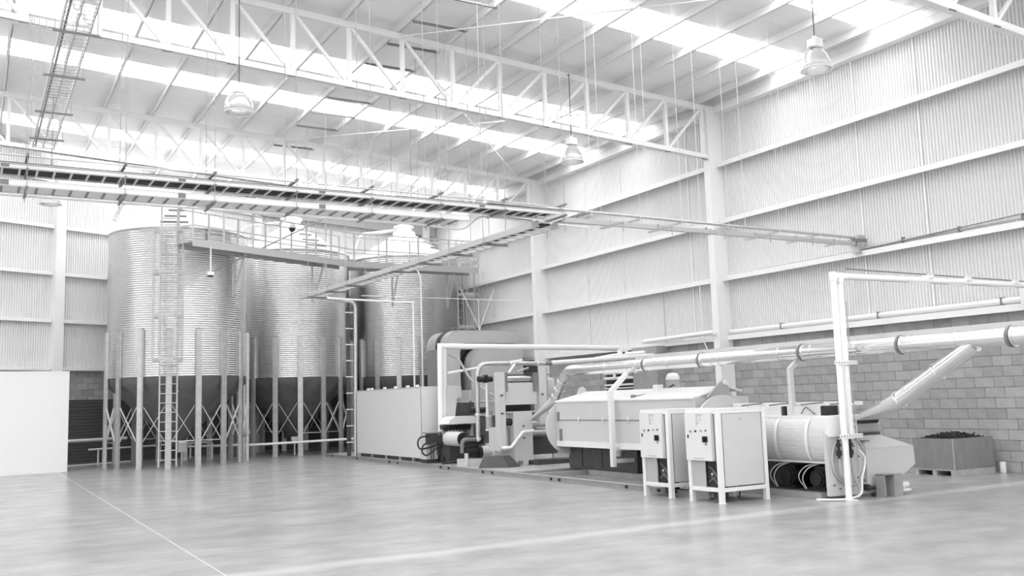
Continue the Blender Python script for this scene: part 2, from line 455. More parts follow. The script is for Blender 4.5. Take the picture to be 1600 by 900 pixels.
# ---- white partition board at the left
t = thing('partition_board', 'plain white partition board standing at the left edge of the hall', 'partition', (-17, 11.9, 0))
pd = Vector((1.70, .26, 0)).normalized(); pe = Vector((-14.42, 12.08, 0)); pn = Vector((-pd.y, pd.x, 0))
def pbox(b, s0, s1, z0, z1, o0=0.0, o1=0.1):
    q = lambda s, o, z: Vector((pe.x - pd.x * s + pn.x * o, pe.y - pd.y * s + pn.y * o, z))
    return b.hexa([q(s1, o0, z0), q(s0, o0, z0), q(s0, o1, z0), q(s1, o1, z0), q(s1, o0, z1), q(s0, o0, z1), q(s0, o1, z1), q(s1, o1, z1)])
pbox(MB(), 0, 5.5, 0, 2.85).build('board', 'board', t)
pbox(MB(), 0, 5.5, 2.85, 2.88, -.01, .11).build('rail', 'white', t)

# ================================================================== SILOS
SR = 2.07
b = MB().box((SR + .0, -.085, 0), (SR + .07, -.045, 4.04)).box((SR + .0, .045, 0), (SR + .07, .085, 4.04)).box((SR + .05, -.05, 0), (SR + .085, .05, 4.04)).box((SR - .02, -.085, 0), (SR + .09, .085, .02))
leg_me = b.mesh('leg', 'galvleg')
da = 2 * PI / 16
def pol(a, r, z): return Vector((r * math.cos(a), r * math.sin(a), z))
b = MB(); R2 = SR + .03
b.bar(pol(0.05, R2, .78), pol(da - .05, R2, 1.78), .045, .012).bar(pol(0.05, R2 + .012, 1.78), pol(da - .05, R2 + .012, .78), .045, .012)
xbr_me = b.mesh('cross_brace', 'brace')
hbr_me = MB().bar(pol(0.03, R2 - .02, .76), pol(da - .03, R2 - .02, .76), .03, .03).mesh('horizontal_strut', 'galvleg')
pitch = 0.067; prof = []
nz = int(4.42 / pitch * 4)
for i in range(nz + 1):
    prof.append((SR + 0.0145 * math.sin(i * PI / 2), 2.65 + 4.42 * i / nz))
shell_me = MB().lathe((0, 0, 0), prof, 72).mesh('corrugated_shell', 'galv')
ring_me = MB().lathe((0, 0, 0), [(SR - .02, 7.04), (SR + .035, 7.05), (SR + .045, 7.085), (SR + .01, 7.11), (SR - .05, 7.11)], 72).mesh('eave_ring', 'galvleg')
rp = MB().lathe((0, 0, 0), [(SR, 7.09), (.42, 8.16)], 32, smooth=False)
roof_me = rp.mesh('roof_cone', 'silroof')
rib_me = MB().bar((SR - .02, 0, 7.105), (.42, 0, 8.175), .03, .03).mesh('roof_rib', 'silroof')
cap_me = MB().lathe((0, 0, 0), [(.46, 8.08), (.44, 8.30), (.34, 8.30), (.34, 8.46), (.40, 8.47), (.40, 8.53), (.2, 8.60), (0, 8.60)], 24).mesh('roof_cap', 'silroof')
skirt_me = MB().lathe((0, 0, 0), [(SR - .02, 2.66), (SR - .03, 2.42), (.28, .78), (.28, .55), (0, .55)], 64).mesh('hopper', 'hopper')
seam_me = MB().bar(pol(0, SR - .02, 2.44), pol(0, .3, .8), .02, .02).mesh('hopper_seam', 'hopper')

def ladder(t, cx, cy, ang, z0, z1, cage0, r_off):      # one part of its silo; rungs and cage are sub-parts
    e = Vector((math.cos(ang), math.sin(ang), 0)); s = Vector((-e.y, e.x, 0)); c = Vector((cx, cy, 0)) + e * (SR + r_off)
    b = MB()
    for k in (-1, 1):
        p = c + s * (.24 * k); b.bar((p.x, p.y, z0), (p.x, p.y, z1), .04, .04)
    for z in (2.2, 4.4, 6.6):
        for k in (-1, 1):
            p = c + s * (.24 * k); q = p - e * (r_off - .02); b.bar((p.x, p.y, z), (q.x, q.y, z), .03, .03)
    lad = b.build('ladder', 'ladder', t)
    z = z0 + .2
    rung = MB().cyl(c - s * .24, c + s * .24, .014, n=6).mesh('ladder_rung', 'ladder', c)
    while z < z1 - .3:
        inst(rung, 'ladder_rung', lad, (c.x, c.y, z)); z += .27
    hoops = [cage0 + i * (z1 - .9 - cage0) / 3 for i in range(4)]
    arc = [(-.24, 0), (-.4, .12), (-.4, .45), (-.2, .68), (.2, .68), (.4, .45), (.4, .12), (.24, 0)]
    for h in hoops:
        b = MB()
        for (u0, v0), (u1, v1) in zip(arc[:-1], arc[1:]):
            p0 = c + s * u0 + e * v0; p1 = c + s * u1 + e * v1
            b.bar((p0.x, p0.y, h), (p1.x, p1.y, h), .012, .1)
        b.build('cage_hoop', 'ladder', lad)
    for u, v in arc[1:-1]:
        p = c + s * u + e * v; MB().bar((p.x, p.y, hoops[0]), (p.x, p.y, hoops[-1]), .03, .012).build('cage_bar', 'ladder', lad)

def silo(cx, cy, label, leg0, ladder_ang=None, ladder_base=.05, pipe_len=1.7, step_ang=-1.75, cage0=3.1):
    t = thing('grain_silo', label, 'silo', (cx, cy, 0), 'corrugated steel silos')
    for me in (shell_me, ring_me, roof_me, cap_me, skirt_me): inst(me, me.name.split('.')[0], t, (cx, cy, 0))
    for k in range(16):
        a = leg0 + k * da
        inst(leg_me, 'leg', t, (cx, cy, 0), a); inst(xbr_me, 'cross_brace', t, (cx, cy, 0), a); inst(rib_me, 'roof_rib', t, (cx, cy, 0), a + .1)
        if k % 4 in (0, 1): inst(hbr_me, 'horizontal_strut', t, (cx, cy, 0), a)
        if k % 2 == 0: inst(seam_me, 'hopper_seam', t, (cx, cy, 0), a + .1)
    c = Vector((cx, cy, 0))
    MB().tube([c + V(-.35, 0, 8.36), c + V(-pipe_len, .1, 8.14), c + V(-pipe_len - .22, .1, 7.55)], .065, 10, fillet=.2).build('fill_pipe', 'galvleg', t)
    e = Vector((math.cos(step_ang), math.sin(step_ang), 0)); s = Vector((-e.y, e.x, 0))
    for r in (1.9, 1.5, 1.1):
        p = c + e * r + V(0, 0, 7.09 + (SR - r) * .648 + .06); w = .22 + .2 * (r - 1.0)
        MB().bar(p - s * w, p + s * w, .05, .05).build('roof_step', 'strut', t)
    if ladder_ang is not None: ladder(t, cx, cy, ladder_ang, ladder_base, 7.75, cage0, .35)
    return t
S1, S2, S3 = (-11.28, 12.75), (-6.85, 15.42), (-2.36, 15.42)
rad = math.radians
silo(*S1, 'leftmost corrugated steel silo with a caged ladder up its front', rad(-107), rad(-106.5), step_ang=rad(-105))
silo(*S2, 'middle corrugated steel silo on dark hopper between the other two', rad(-99), step_ang=rad(-80))
silo(*S3, 'rightmost corrugated steel silo, behind the big grey enclosure', rad(-98), rad(-54), 2.7, pipe_len=1.75, step_ang=rad(-60), cage0=3.2)

# ---- catwalk along the silo rims
cw = thing('silo_catwalk', 'grey railed catwalk running along the front of the silo rims', 'walkway', (-8, 11, 6.3))
P = [Vector((-11.5, 9.55, 0)), Vector((-5.62, 12.22, 0)), Vector((-0.75, 12.3, 0))]
for i in (0, 1):
    a, b_ = P[i], P[i + 1]; d = (b_ - a).normalized(); nn = Vector((-d.y, d.x, 0))
    bb = MB(); Wd = .72
    z0 = 6.33
    q = lambda p, o, z: Vector((p.x + nn.x * o, p.y + nn.y * o, z))
    bb.hexa([q(a, .03, z0 + .13), q(b_, .03, z0 + .13), q(b_, Wd, z0 + .13), q(a, Wd, z0 + .13), q(a, .03, z0 + .17), q(b_, .03, z0 + .17), q(b_, Wd, z0 + .17), q(a, Wd, z0 + .17)])
    bb.build('deck', 'midgrey', cw)
    for o in (0, Wd):
        MB().bar(q(a, o, z0 + .11), q(b_, o, z0 + .11), .03, .22).build('toe_board', 'ladder', cw)
        L = (b_ - a).length; n = round(L / 1.15)
        for h in (.62, 1.18):
            MB().bar(q(a, o, z0 + h), q(b_, o, z0 + h), .035, .035).build('hand_rail' if h > 1 else 'mid_rail', 'ladder', cw)
        for k in range(0 if i == 0 else 1, n + 1):
            p = a + d * (L * k / n)
            MB().bar(q(p, o, z0 + .2), q(p, o, z0 + 1.2), .05, .05).build('rail_post', 'ladder', cw)
    for k in ((.3, .8) if i == 0 else (.35, .8)):       # triangular support brackets on the silo side
        p = a + (b_ - a) * k
        MB().bar(q(p, .68, z0 + .1), q(p, .68, z0 - 1.25), .05, .05).bar(q(p, .05, z0 + .1), q(p, .66, z0 - 1.2), .05, .05).build('support_bracket', 'ladder', cw)
a, b_ = P[0], P[0] + Vector((-.3, .66, 0))
for h in (.62, 1.18): MB().bar((a.x, a.y, 6.33 + h), (b_.x, b_.y, 6.33 + h), .035, .035).build('end_rail', 'ladder', cw)

# ---- floodlight on the bracket of the first silo, long stay
t = thing('floodlight', 'small black floodlight on a drop arm below the catwalk', 'lamp', (-10.95, 9.4, 5.6))
MB().cyl((-10.98, 9.6, 5.62), (-10.98, 9.6, 6.33), .02, n=6).build('drop_arm', 'tray', t)
MB().box((-11.08, 9.5, 5.5), (-10.9, 9.68, 5.6)).build('housing', 'cover', t)
MB().box((-11.06, 9.52, 5.46), (-10.92, 9.66, 5.5)).build('lens', 'rubber', t)
MB().cyl((-10.95, 9.62, 5.6), (-6.7, 12.3, 7.95), .022, n=6).build('stay_rod', 'strut', origin=(-10.95, 9.62, 5.6), label='long thin stay rod rising diagonally from the floodlight past the silos', cat='rod')
t = thing('dome_camera', 'small white dome camera with dark eye in front of the middle silo roof', 'camera', (-8.0, 11.5, 7.6))
MB().lathe((-8.0, 11.5, 7.30), [(.0, .3), (.1, .28), (.13, .16), (.12, .12), (0, .12)], 14).build('housing', 'cover', t)
MB().lathe((-8.0, 11.5, 7.30), [(.11, .125), (.09, .04), (.04, 0), (0, 0)], 14).build('eye', 'rubber', t)
MB().cyl((-8.0, 11.5, 7.58), (-8.0, 11.5, 7.9), .02, n=6).build('stem', 'cover', t)

# ---- pipes and boxes low behind the silo legs
MB().tube([(-10.9, 14.95, .45), (-8.6, 13.2, .45), (-5.05, 13.0, .5)], .04, 8, fillet=.3).cyl((-5.05, 13.0, 0), (-5.05, 13.0, .9), .05, n=8).cyl((-9.9, 14.2, 0), (-9.9, 14.2, .55), .03, n=8).build('air_pipe', 'white', origin=(-8.6, 13.2, 0), label='white air pipe running low behind the silo legs', cat='pipe')
MB().tube([(-14.6, 14.35, .8), (-12.4, 15.35, .8)], .05, 8).tube([(-13.6, 14.75, .5), (-9.5, 16.5, .5)], .03, 8).cyl((-14.4, 14.43, 0), (-14.4, 14.43, .8), .03, n=6).cyl((-13.3, 14.88, 0), (-13.3, 14.88, .5), .03, n=6).cyl((-10.2, 16.2, 0), (-10.2, 16.2, .5), .03, n=6).build('floor_pipe', 'tray', origin=(-13, 15, 0), label='pale pipes low against the dark shutter at the left', cat='pipe')
t = thing('junction_box', 'small grey junction box on a post right of the ladder foot', 'box', (-11.35, 11.6, 0))
MB().box((-11.46, 11.6, .4), (-11.22, 11.72, .68)).build('box', 'midgrey', t)
MB().box((-11.44, 11.58, .66), (-11.24, 11.72, .73)).build('lid', 'lightgrey', t)
MB().cyl((-11.34, 11.66, 0), (-11.34, 11.66, .4), .03, n=8).build('post', 'galvleg', t)
t = thing('valve_stand', 'small pale valve box on a stand under the middle silo', 'valve', (-7.1, 14.2, 0))
MB().box((-7.22, 14.2, .5), (-6.98, 14.32, .62)).box((-7.18, 14.22, .38), (-7.02, 14.3, .5)).build('body', 'tray', t)
MB().cyl((-7.1, 14.26, 0), (-7.1, 14.26, .4), .025, n=8).build('stem', 'tray', t)

# ================================================================== OVERHEAD TRAYS AND PIPES
def xray(name, label, y0, y1, zb, x0, x1, mrail, cables, rh):
    t = thing(name, label, 'cable tray', ((x0 + x1) / 2, (y0 + y1) / 2, zb))
    for yy_, nm in ((y0, 'side_rail'), (y1, 'side_rail')):
        b = MB().box((x0, yy_ - .006, zb), (x1, yy_ + .006, zb + rh)).box((x0, yy_ - .015, zb + rh - .006), (x1, yy_ + .012, zb + rh + .002)).box((x0, yy_ - .006, zb - .004), (x1, yy_ + .03, zb + .004))
        b.build(nm, mrail, t)
    rung = MB().box((-.014, y0, -.010), (.014, y1, .010)).mesh('rung', 'tray' if cables else 'strut')  # lower tray's rungs coloured darker to paint in their shaded undersides
    x = x0 + .1
    while x < x1:
        inst(rung, 'rung', t, (x, 0, zb + .008)); x += .21
    if cables:
        for i in range(7):
            yc = y0 + .03 + (y1 - y0 - .06) * i / 6
            MB().cyl((x0, yc, zb + .05 + .008 * (i % 2)), (x1 - .05 * i, yc, zb + .05 + .008 * (i % 2)), .038, n=6).build('cable', 'cable', t)
    for i, x in enumerate((-16.62, -14.38, -12.3, -9.5)):
        if x > x1 - .2: continue
        MB().box((x - .05, y0 - .012, zb + .01), (x + .05, y0 - .007, zb + rh - .01)).build('tag_plate', 'tag', t)
    return t
xray('cable_tray', 'upper cable tray filled with dark cables, crossing from the left edge', -4.3, -3.84, 4.895, -22, -7.85, 'tray', True, .06)
xray('cable_tray', 'lower empty ladder cable tray, crossing from the left edge', -4.3, -3.85, 4.655, -22, -9.75, 'tray', False, .085)
MB().cyl((-22, -4.33, 5.09), (-8.2, -4.33, 5.02), .011, n=6).build('conduit', 'galvleg', origin=(-15, -4.33, 5.06), label='thin conduit running above the upper cable tray', cat='conduit')
MB().tube([(-22, -3.8, 4.63), (-10.4, -3.8, 4.63), (-9.6, -3.8, 4.59), (-9.3, -3.82, 4.86), (-7.0, -3.82, 4.8)], .018, 8, fillet=.15).build('conduit', 'tray', origin=(-15, -3.8, 4.54), label='pale conduit under the lower tray, bending up at its right end', cat='conduit')
for i in range(8):
    x = -16.36 + 1.2134 * i
    t = thing('trapeze_hanger', '%s trapeze hanger from the left holding the two long cable trays' % ORD[i], 'hanger', (x, -4.1, 4.5), 'trapeze hangers along the cable trays')
    for yy_ in (-4.36, -3.76):
        MB().cyl((x, yy_, 4.55), (x, yy_, roofz(x) - .19), .006, n=5).build('rod', 'rod', t)
    for zb in ((5.06, 4.865, 4.625) if i < 6 else (5.06, 4.865)):
        MB().box((x - .016, -4.42, zb - .016), (x + .016, -3.7, zb + .016)).build('strut', 'strut', t)

# tray running away from the end of the upper tray down to the silos
t = thing('ladder_tray', 'ladder tray running from the long trays back toward the silos', 'cable tray', (-8.4, 2, 4.7))
a, b_ = Vector((-8.2, -4.0, 4.72)), Vector((-8.78, 8.3, 4.72))
for o, nm in ((0, 'side_rail'), (.42, 'side_rail')):
    q = Vector((o, 0, 0)); MB().bar(a + q + V(0, 0, .05), b_ + q + V(0, 0, .05), .012, .11).bar(a + q + V(.015, 0, 0), b_ + q + V(.015, 0, 0), .035, .012).build(nm, 'ladder', t)
rung = MB().box((0, -.02, -.012), (.42, .02, .012)).mesh('rung', 'tray')
k = .25
while k < 12.2:
    p = a + (b_ - a) * (k / 12.3); inst(rung, 'rung', t, (p.x, p.y, p.z)); k += .3
for i in range(4):
    q = Vector((.08 + .05 * i, 0, .04)); MB().cyl(a + q, b_ + q, .02, n=6).build('cable', 'cable', t)
# roof struts with rods that carry it
for i, y in enumerate((-2.15, -.78, .6, 1.95, 4.68, 6.03, 7.4, 9.63)):
    t = thing('roof_strut', '%s dark roof strut counted down from the top of the picture, bridging two purlins' % ORD[i], 'strut', (-8.5, y, 9.6), 'dark struts between the purlins')
    MB().box((-9.12, y - .022, roofz(-8.5) - .245), (-7.86, y + .022, roofz(-8.5) - .2)).build('channel', 'strut', t)
    f = (y + 4) / 12.3; xl = -8.2 - .58 * f
    if y < 8.4:
        for x in (xl - .04, xl + .47): MB().cyl((x, y, 4.68), (x, y, roofz(x) - .24), .008, n=5).build('rod', 'rod', t)
        MB().box((xl - .08, y - .02, 4.66), (xl + .5, y + .02, 4.70)).build('cross_bar', 'strut', t)

# wire mesh tray overhead at the upper left
t = thing('mesh_tray', 'wire mesh cable tray climbing the upper left of the picture', 'cable tray', (-16.2, -9, 5.15))
x0, x1 = -16.31, -16.06; y0, y1 = -14.0, -4.5
for x in (x0, x0 + .125, x1):
    MB().cyl((x, y0, 5.15), (x, y1, 5.15), .006, n=5).build('long_wire', 'rod', t)
for x in (x0, x1):
    MB().cyl((x, y0, 5.22), (x, y1, 5.22), .008, n=5).build('long_wire', 'tray', t)
wire = MB().tube([(x0, 0, .07), (x0, 0, 0), (x1, 0, 0), (x1, 0, .07)], .005, 4).mesh('cross_wire', 'galvleg')
y = y1
while y > -10.4:
    inst(wire, 'cross_wire', t, (0, y, 5.15)); y -= .1
MB().cyl((x0 + .03, y0, 5.17), (x0 + .03, y1, 5.17), .012, n=6).build('cable', 'tag', t)
for i, y in enumerate((-5.05, -6.25, -7.6, -8.9)):
    t = thing('tray_hanger', '%s hanger strut from the bottom under the wire mesh tray' % ORD[i], 'hanger', (-16.2, y, 5.1), 'hangers of the wire mesh tray')
    MB().box((-16.38, y - .010, 5.114), (-15.98, y + .010, 5.134)).build('strut', 'strut', t)
    for x in (-16.36, -16.0): MB().cyl((x, y, 5.11), (x, y, roofz(x) - .2), .004, n=5).build('rod', 'rod', t)

# bus pipe and box duct from the trays to the right wall
t = thing('bus_pipe', 'round pale pipe running from the cable trays to the right wall, upper of two', 'pipe', (-4, -4.3, 4.95))
MB().cyl((-9.4, -4.3, 5.0), (-0.29, -4.3, 4.93), .026, n=10).build('pipe', 'galvleg', t)
for i, x in enumerate((-7.3, -6.2, -5.2, -4.0, -2.6, -1.4)):
    MB().box((x, -4.34, 4.915), (x + .06, -3.98, 4.945)).build('bracket', 'galvleg', t)
    for yy_ in (-4.35,): MB().cyl((x + .03, yy_, 4.9), (x + .03, yy_, roofz(x) - .2), .0045, n=5).build('rod', 'purlin', t)
t = thing('box_duct', 'flat grey cable duct running to the right wall, lower of two', 'duct', (-4, -4.3, 4.8))
b = MB().box((-7.86, -4.35, 4.755), (-.29, -4.27, 4.84)); b.build('trunking', 'ladder', t)
for x in (-6.97, -5.87, -4.59, -3.4, -2.23, -1.1):
    MB().box((x - .02, -4.9, 4.70), (x + .02, -4.2, 4.735)).build('bracket_arm', 'galvleg', t)
    MB().cyl((x, -4.88, 4.55), (x, -4.88, 4.72), .01, n=5).build('drop_pin', 'rod', t)
    MB().cyl((x, -4.22, 4.72), (x, -4.22, roofz(x) - .2), .0045, n=5).build('rod', 'purlin', t)
    MB().box((x + .1, -4.375, 4.73), (x + .13, -4.25, 4.85)).build('joint_band', 'galvleg', t)
t = thing('wall_trunking', 'grey conduit elbow dropping to the girt where the two pipes meet the wall', 'trunking', (-.2, -4.3, 4.7))
MB().box((-.28, -4.40, 4.60), (-.06, -4.2, 4.98)).build('drop_box', 'galvleg', t)
MB().box((-.32, -4.44, 4.84), (-.04, -4.16, 4.90)).build('collar', 'strut', t)
MB().cyl((-.1, -4.3, 4.69), (-.1, -9.0, 4.72), .04, n=10).build('wall_pipe', 'galvleg', t)
MB().cyl((-.16, -4.3, 4.66), (-.16, -9.0, 4.80), .012, n=6).build('wall_wire', 'strut', t)
for y in (-5.4, -6.7, -8.0): MB().box((-.15, y - .02, 4.64), (-.05, y + .02, 4.77)).build('saddle', 'strut', t)
MB().cyl((-.1, -4.25, 4.665), (-.1, -1.2, 4.66), .014, n=6).build('thin_conduit', 'galvleg', origin=(-.1, -3, 4.66), label='thin conduit lying along the girt left of the conduit elbow', cat='conduit')

# ---- high-bay lamps
def lamp(x, y, z, top, label, sc=1.0, hook=0.03, dome=False):
    t = thing('high_bay_lamp', label, 'lamp', (x, y, z), 'high bay lamps')
    MB().cyl((x, y, z + .62 * sc), (x, y, top), .010, n=6).cyl((x, y, top - .01), (x, y + hook, top - .01), .012, n=6).build('cord', 'cord', t)
    MB().box((x - .1 * sc, y - .1 * sc, z + .42 * sc), (x + .1 * sc, y + .1 * sc, z + .58 * sc)).cyl((x, y, z + .58 * sc), (x, y, z + .64 * sc), .04 * sc, n=10).build('ballast', 'white', t)
    MB().box((x - .14 * sc, y - .03, z + .40 * sc), (x + .14 * sc, y + .03, z + .425 * sc)).build('bracket', 'rod', t)
    pr = [(.07, .40), (.13, .36), (.2, .26), (.25, .12), (.275, .01), (.265, .01), (.238, .12), (.19, .25), (.12, .345), (.06, .385)]
    if dome: pr = [(.08, .40), (.18, .37), (.25, .29), (.285, .17), (.29, .01), (.28, .01), (.272, .165), (.238, .28), (.17, .355), (.07, .385)]
    sh = MB().lathe((x, y, z), [(r * sc, h * sc) for r, h in pr], 28).build('shade', 'glass', t)
    MB().lathe((x, y, z), [(.262 * sc, .012), (.288 * sc, .015), (.288 * sc, -.008), (.262 * sc, -.008), (.262 * sc, .012)], 28).build('rim', 'white', sh)
    MB().lathe((x, y, z), [(0, .39 * sc), (.035 * sc, .38 * sc), (.05 * sc, .28 * sc), (.03 * sc, .22 * sc), (0, .21 * sc)], 12).build('bulb', 'cover', t)
lamp(-12.65, -.5, 7.24, roofz(-12.7) - .19, 'high bay lamp at the left, hanging on a long dark cord', sc=.92, dome=True)
lamp(-4.42, -7.2, 7.14, roofz(-4.42) - .19, 'high bay lamp at the upper right, hanging in front of the corrugated wall top', sc=.95)
lamp(-4.72, -.02, 7.2, 9.36, 'high bay lamp below the middle truss, near the centre right', hook=.12)
lamp(-15.26, 8.6, 7.07, roofz(-15.26) - .19, 'faint high bay lamp far left, in front of the white wall')

# ================================================================== SMALL WALL PIPES
t = thing('wall_pipe', 'thick white pipe lying on the ledge along the right wall', 'pipe', (0, -2, 3.2))
MB().cyl((-.03, -12, 3.205), (-.03, -.02, 3.205), .062, n=12).build('pipe', 'white', t)
MB().cyl((-.48, .1, 3.205), (-.03, 3.6, 3.205), .062, n=12).build('pipe', 'white', t)
for y in (-1.8, -4.6, -7.4): MB().box((-.1, y - .015, 3.13), (.04, y + .015, 3.28)).build('clip', 'strut', t)
MB().box((-.2, -8.1, 3.1), (.0, -7.85, 3.5)).build('elbow_box', 'white', t)
MB().tube([(-.12, .95, 4.6), (-.12, .95, 3.1), (-.25, .6, 2.72)], .018, 6, fillet=.25).build('hose_conduit', 'white', origin=(-.12, .9, 3), label='thin white conduit curving down the wall left of the nearer column', cat='conduit')
MB().cyl((-.14, 2.45, 4.5), (-.14, 2.45, 3.1), .012, n=6).build('drop_conduit', 'rod', origin=(-.14, 2.45, 3.1), label='thin dark conduit dropping from the girt to the ledge', cat='conduit')
t = thing('opening_pipes', 'bundle of pale pipes crossing the dark wall opening behind the hood', 'pipe', (0, 4.7, 2.1))
for z, r in ((2.35, .03), (2.2, .045), (2.0, .03), (1.9, .02)): MB().cyl((.03, 3.72, z), (.03, 5.68, z), r, n=8).build('pipe', 'tray', t)
MB().cyl((-.02, 5.1, 2.2), (-.02, 5.1, 2.5), .05, n=10).build('valve', 'white', t)

# ================================================================== PROCESS LINE
SX = -6.78
sk = thing('machine_skid', 'long grey steel base frame under the machine line', 'frame', (-5.5, 2, 0))
MB().box((SX, -6.55, .0), (SX + .012, 12.0, .1)).box((SX - .02, -6.55, .088), (SX + .12, 12.0, .1)).box((SX - .02, -6.55, 0), (SX + .12, 12.0, .012)).build('long_beam', 'skid', sk)
MB().box((-4.3, -6.4, 0), (-4.18, 12.0, .1)).build('long_beam', 'skid', sk)
for y in (11.88, 4.55, -.2, -1.0): MB().box((SX + .12, y, 0), (-4.3, y + .12, .098)).build('cross_beam', 'skid', sk)
MB().box((SX + .12, 4.67, .06), (-4.3, 11.88, .095)).box((SX + .12, -.08, .06), (-4.3, 4.55, .095)).build('deck_plate', 'deck', sk)
for y in (11.2, 9.0, 6.5, 5.9, 3.2, 2.75, 1.0, .55, -1.9, -2.2, -4.4, -5.3): MB().box((SX - .026, y, .03), (SX - .001, y + .05, .075)).build('bolt', 'rubber', sk)

# --- big enclosure
t = thing('enclosure', 'large plain light grey enclosure box at the far end of the skid', 'cabinet', (-6, 7, .1))
MB().box((-6.58, 4.82, .2), (-5.5, 9.48, 2.05)).build('body', 'midgrey', t)
MB().box((-6.6, 4.8, .2), (-6.58, 9.5, 2.06)).build('panel', 'enclosure', t)
MB().box((-6.56, 4.795, .2), (-5.5, 4.82, 2.06)).build('side_panel', 'enclosure', t)
MB().box((-6.6, 4.79, 2.05), (-5.45, 9.5, 2.075)).build('lid', 'enclosure', t)
MB().box((-6.52, 4.9, .095), (-5.6, 9.4, .2)).build('plinth', 'dark', t)
for y in (8.7, 8.4, 7.4, 6.6, 5.75, 5.1): MB().box((-6.56, y - .05, 2.075), (-6.5, y + .05, 2.13)).build('lifting_lug', 'cover', t)
for y in (8.4, 7.3, 6.3, 5.4): MB().box((-6.57, y - .04, .095), (-6.52, y + .04, .2)).build('foot', 'midgrey', t)
t = thing('corner_post', 'pale round pipe rising at the far corner of the enclosure to an elbow', 'pipe', (-6.8, 9.6, .1))
MB().tube([(-6.62, 9.6, .1), (-6.57, 9.6, 4.82), (-7.6, 9.6, 4.95)], .055, 10, fillet=.22).build('pipe', 'galvleg', t)
MB().box((-6.82, 9.75, .1), (-6.70, 9.8, 4.7)).build('cable_ladder', 'dark', t)
for k in range(9): MB().box((-6.86, 9.7, .5 + k * .5), (-6.56, 9.73, .53 + k * .5)).build('clamp', 'tray', t)
MB().cyl((-8.2, 9.4, 4.92), (-4.7, 9.4, 4.84), .03, n=8).cyl((-4.7, 9.4, 4.9), (-4.7, 9.4, 2.1), .03, n=8).build('drop_pipe', 'tray', origin=(-4.7, 9.4, 2.1), label='thin pale pipe crossing the rightmost silo and dropping behind the enclosure', cat='pipe')
MB().tube([(-4.6, 10.2, 6.1), (-4.2, 10.2, 6.1), (-4.05, 10.2, 5.8), (-4.05, 10.2, 0)], .025, 8, fillet=.15).build('hook_pipe', 'tray', origin=(-4.05, 10.2, 0), label='thin pale pipe with a hooked top in front of the rightmost silo', cat='pipe')
t = thing('air_line', 'long thin horizontal air line right of the rightmost silo with hanging stays', 'pipe', (-2.5, 9, 4.9))
MB().cyl((-6.6, 9.0, 4.97), (-.42, 9.0, 4.95), .012, n=6).build('pipe', 'tray', t)
MB().cyl((-3.24, 9.0, 5.38), (-2.5, 9.0, 3.95), .011, n=6).build('stay', 'white', t)
MB().cyl((-1.95, 9.0, 5.3), (-2.54, 9.0, 3.95), .010, n=6).build('stay', 'white', t)
MB().cyl((-2.54, 9.0, 4.95), (-2.54, 9.0, 3.95), .009, n=6).build('stay', 'white', t)

# --- grey belt covers with rounded ends
def belt_cover(name, label, x0, x1, zt, zb, zleg, legw, y0, y1, R, band):
    t = thing(name, label, 'conveyor', ((x0 + x1) / 2, (y0 + y1) / 2, zleg))
    out = [(x0, zleg), (x0, zt - R)] + [(x0 + R - R * math.cos(a * PI / 16), zt - R + R * math.sin(a * PI / 16)) for a in range(1, 9)] + [(x1, zt)]
    inn = [(x1, zb), (x0 + legw + .15, zb), (x0 + legw, zb - .15), (x0 + legw, zleg)]
    MB().hexa([(x0, y0, zleg), (x0 + .01, y0, zleg), (x0 + .01, y1, zleg), (x0, y1, zleg), (x0, y0, zt - R - .1), (x0 + .01, y0, zt - R - .1), (x0 + .01, y1, zt - R - .1), (x0, y1, zt - R - .1)]).build('leg_face', 'skid', t)
    b = MB(); cov = [(x0 - .012, zt - R - .12)] + out[1:]; n = len(cov)
    vs = [(u, y0 - .03, v) for u, v in cov] + [(u, y1 + .03, v) for u, v in cov]
    b.add(vs, [(i, i + 1, n + i + 1, n + i) for i in range(n - 1)], True)
    b.build('curved_cover', 'ductgrey', t)
    poly = out + inn
    MB().prism(poly, XZ, y0 - .012, y0).build('side_panel', 'ductgrey', t)
    MB().prism(poly, XZ, y1, y1 + .012).build('side_panel', 'ductgrey', t)
    b = MB(); vs = [(u, y0, v) for u, v in inn] + [(u, y1, v) for u, v in inn]; n2 = len(inn)
    b.add(vs, [(i, i + 1, n2 + i + 1, n2 + i) for i in range(n2 - 1)]); b.build('underside', 'dark', t)
    o2 = [(u + (-.02 if i < 2 else -.014 * math.cos((i - 1) * PI / 16)), v + ((zt - R - .12 - zleg) if i == 0 else 0 if i < 2 else .014 * math.sin(min(i - 1, 8) * PI / 16))) for i, (u, v) in enumerate(out[:-1])]
    ya, yb = band; vs = [(u, ya, v) for u, v in o2] + [(u, yb, v) for u, v in o2]; n3 = len(o2)
    MB().add(vs, [(i, i + 1, n3 + i + 1, n3 + i) for i in range(n3 - 1)], True).build('band', 'dark', t)
    return t
belt_cover('belt_cover', 'upper rounded grey belt cover behind the machines, with dark stripe', -3.36, -.62, 4.02, 3.58, 1.6, .5, 9.8, 11.3, .5, (10.25, 10.6))
belt_cover('belt_cover', 'lower rounded grey belt cover beneath the other, with dark stripe', -2.62, -.62, 3.42, 2.0, 1.6, 1.0, 9.5, 10.9, .55, (9.95, 10.25))

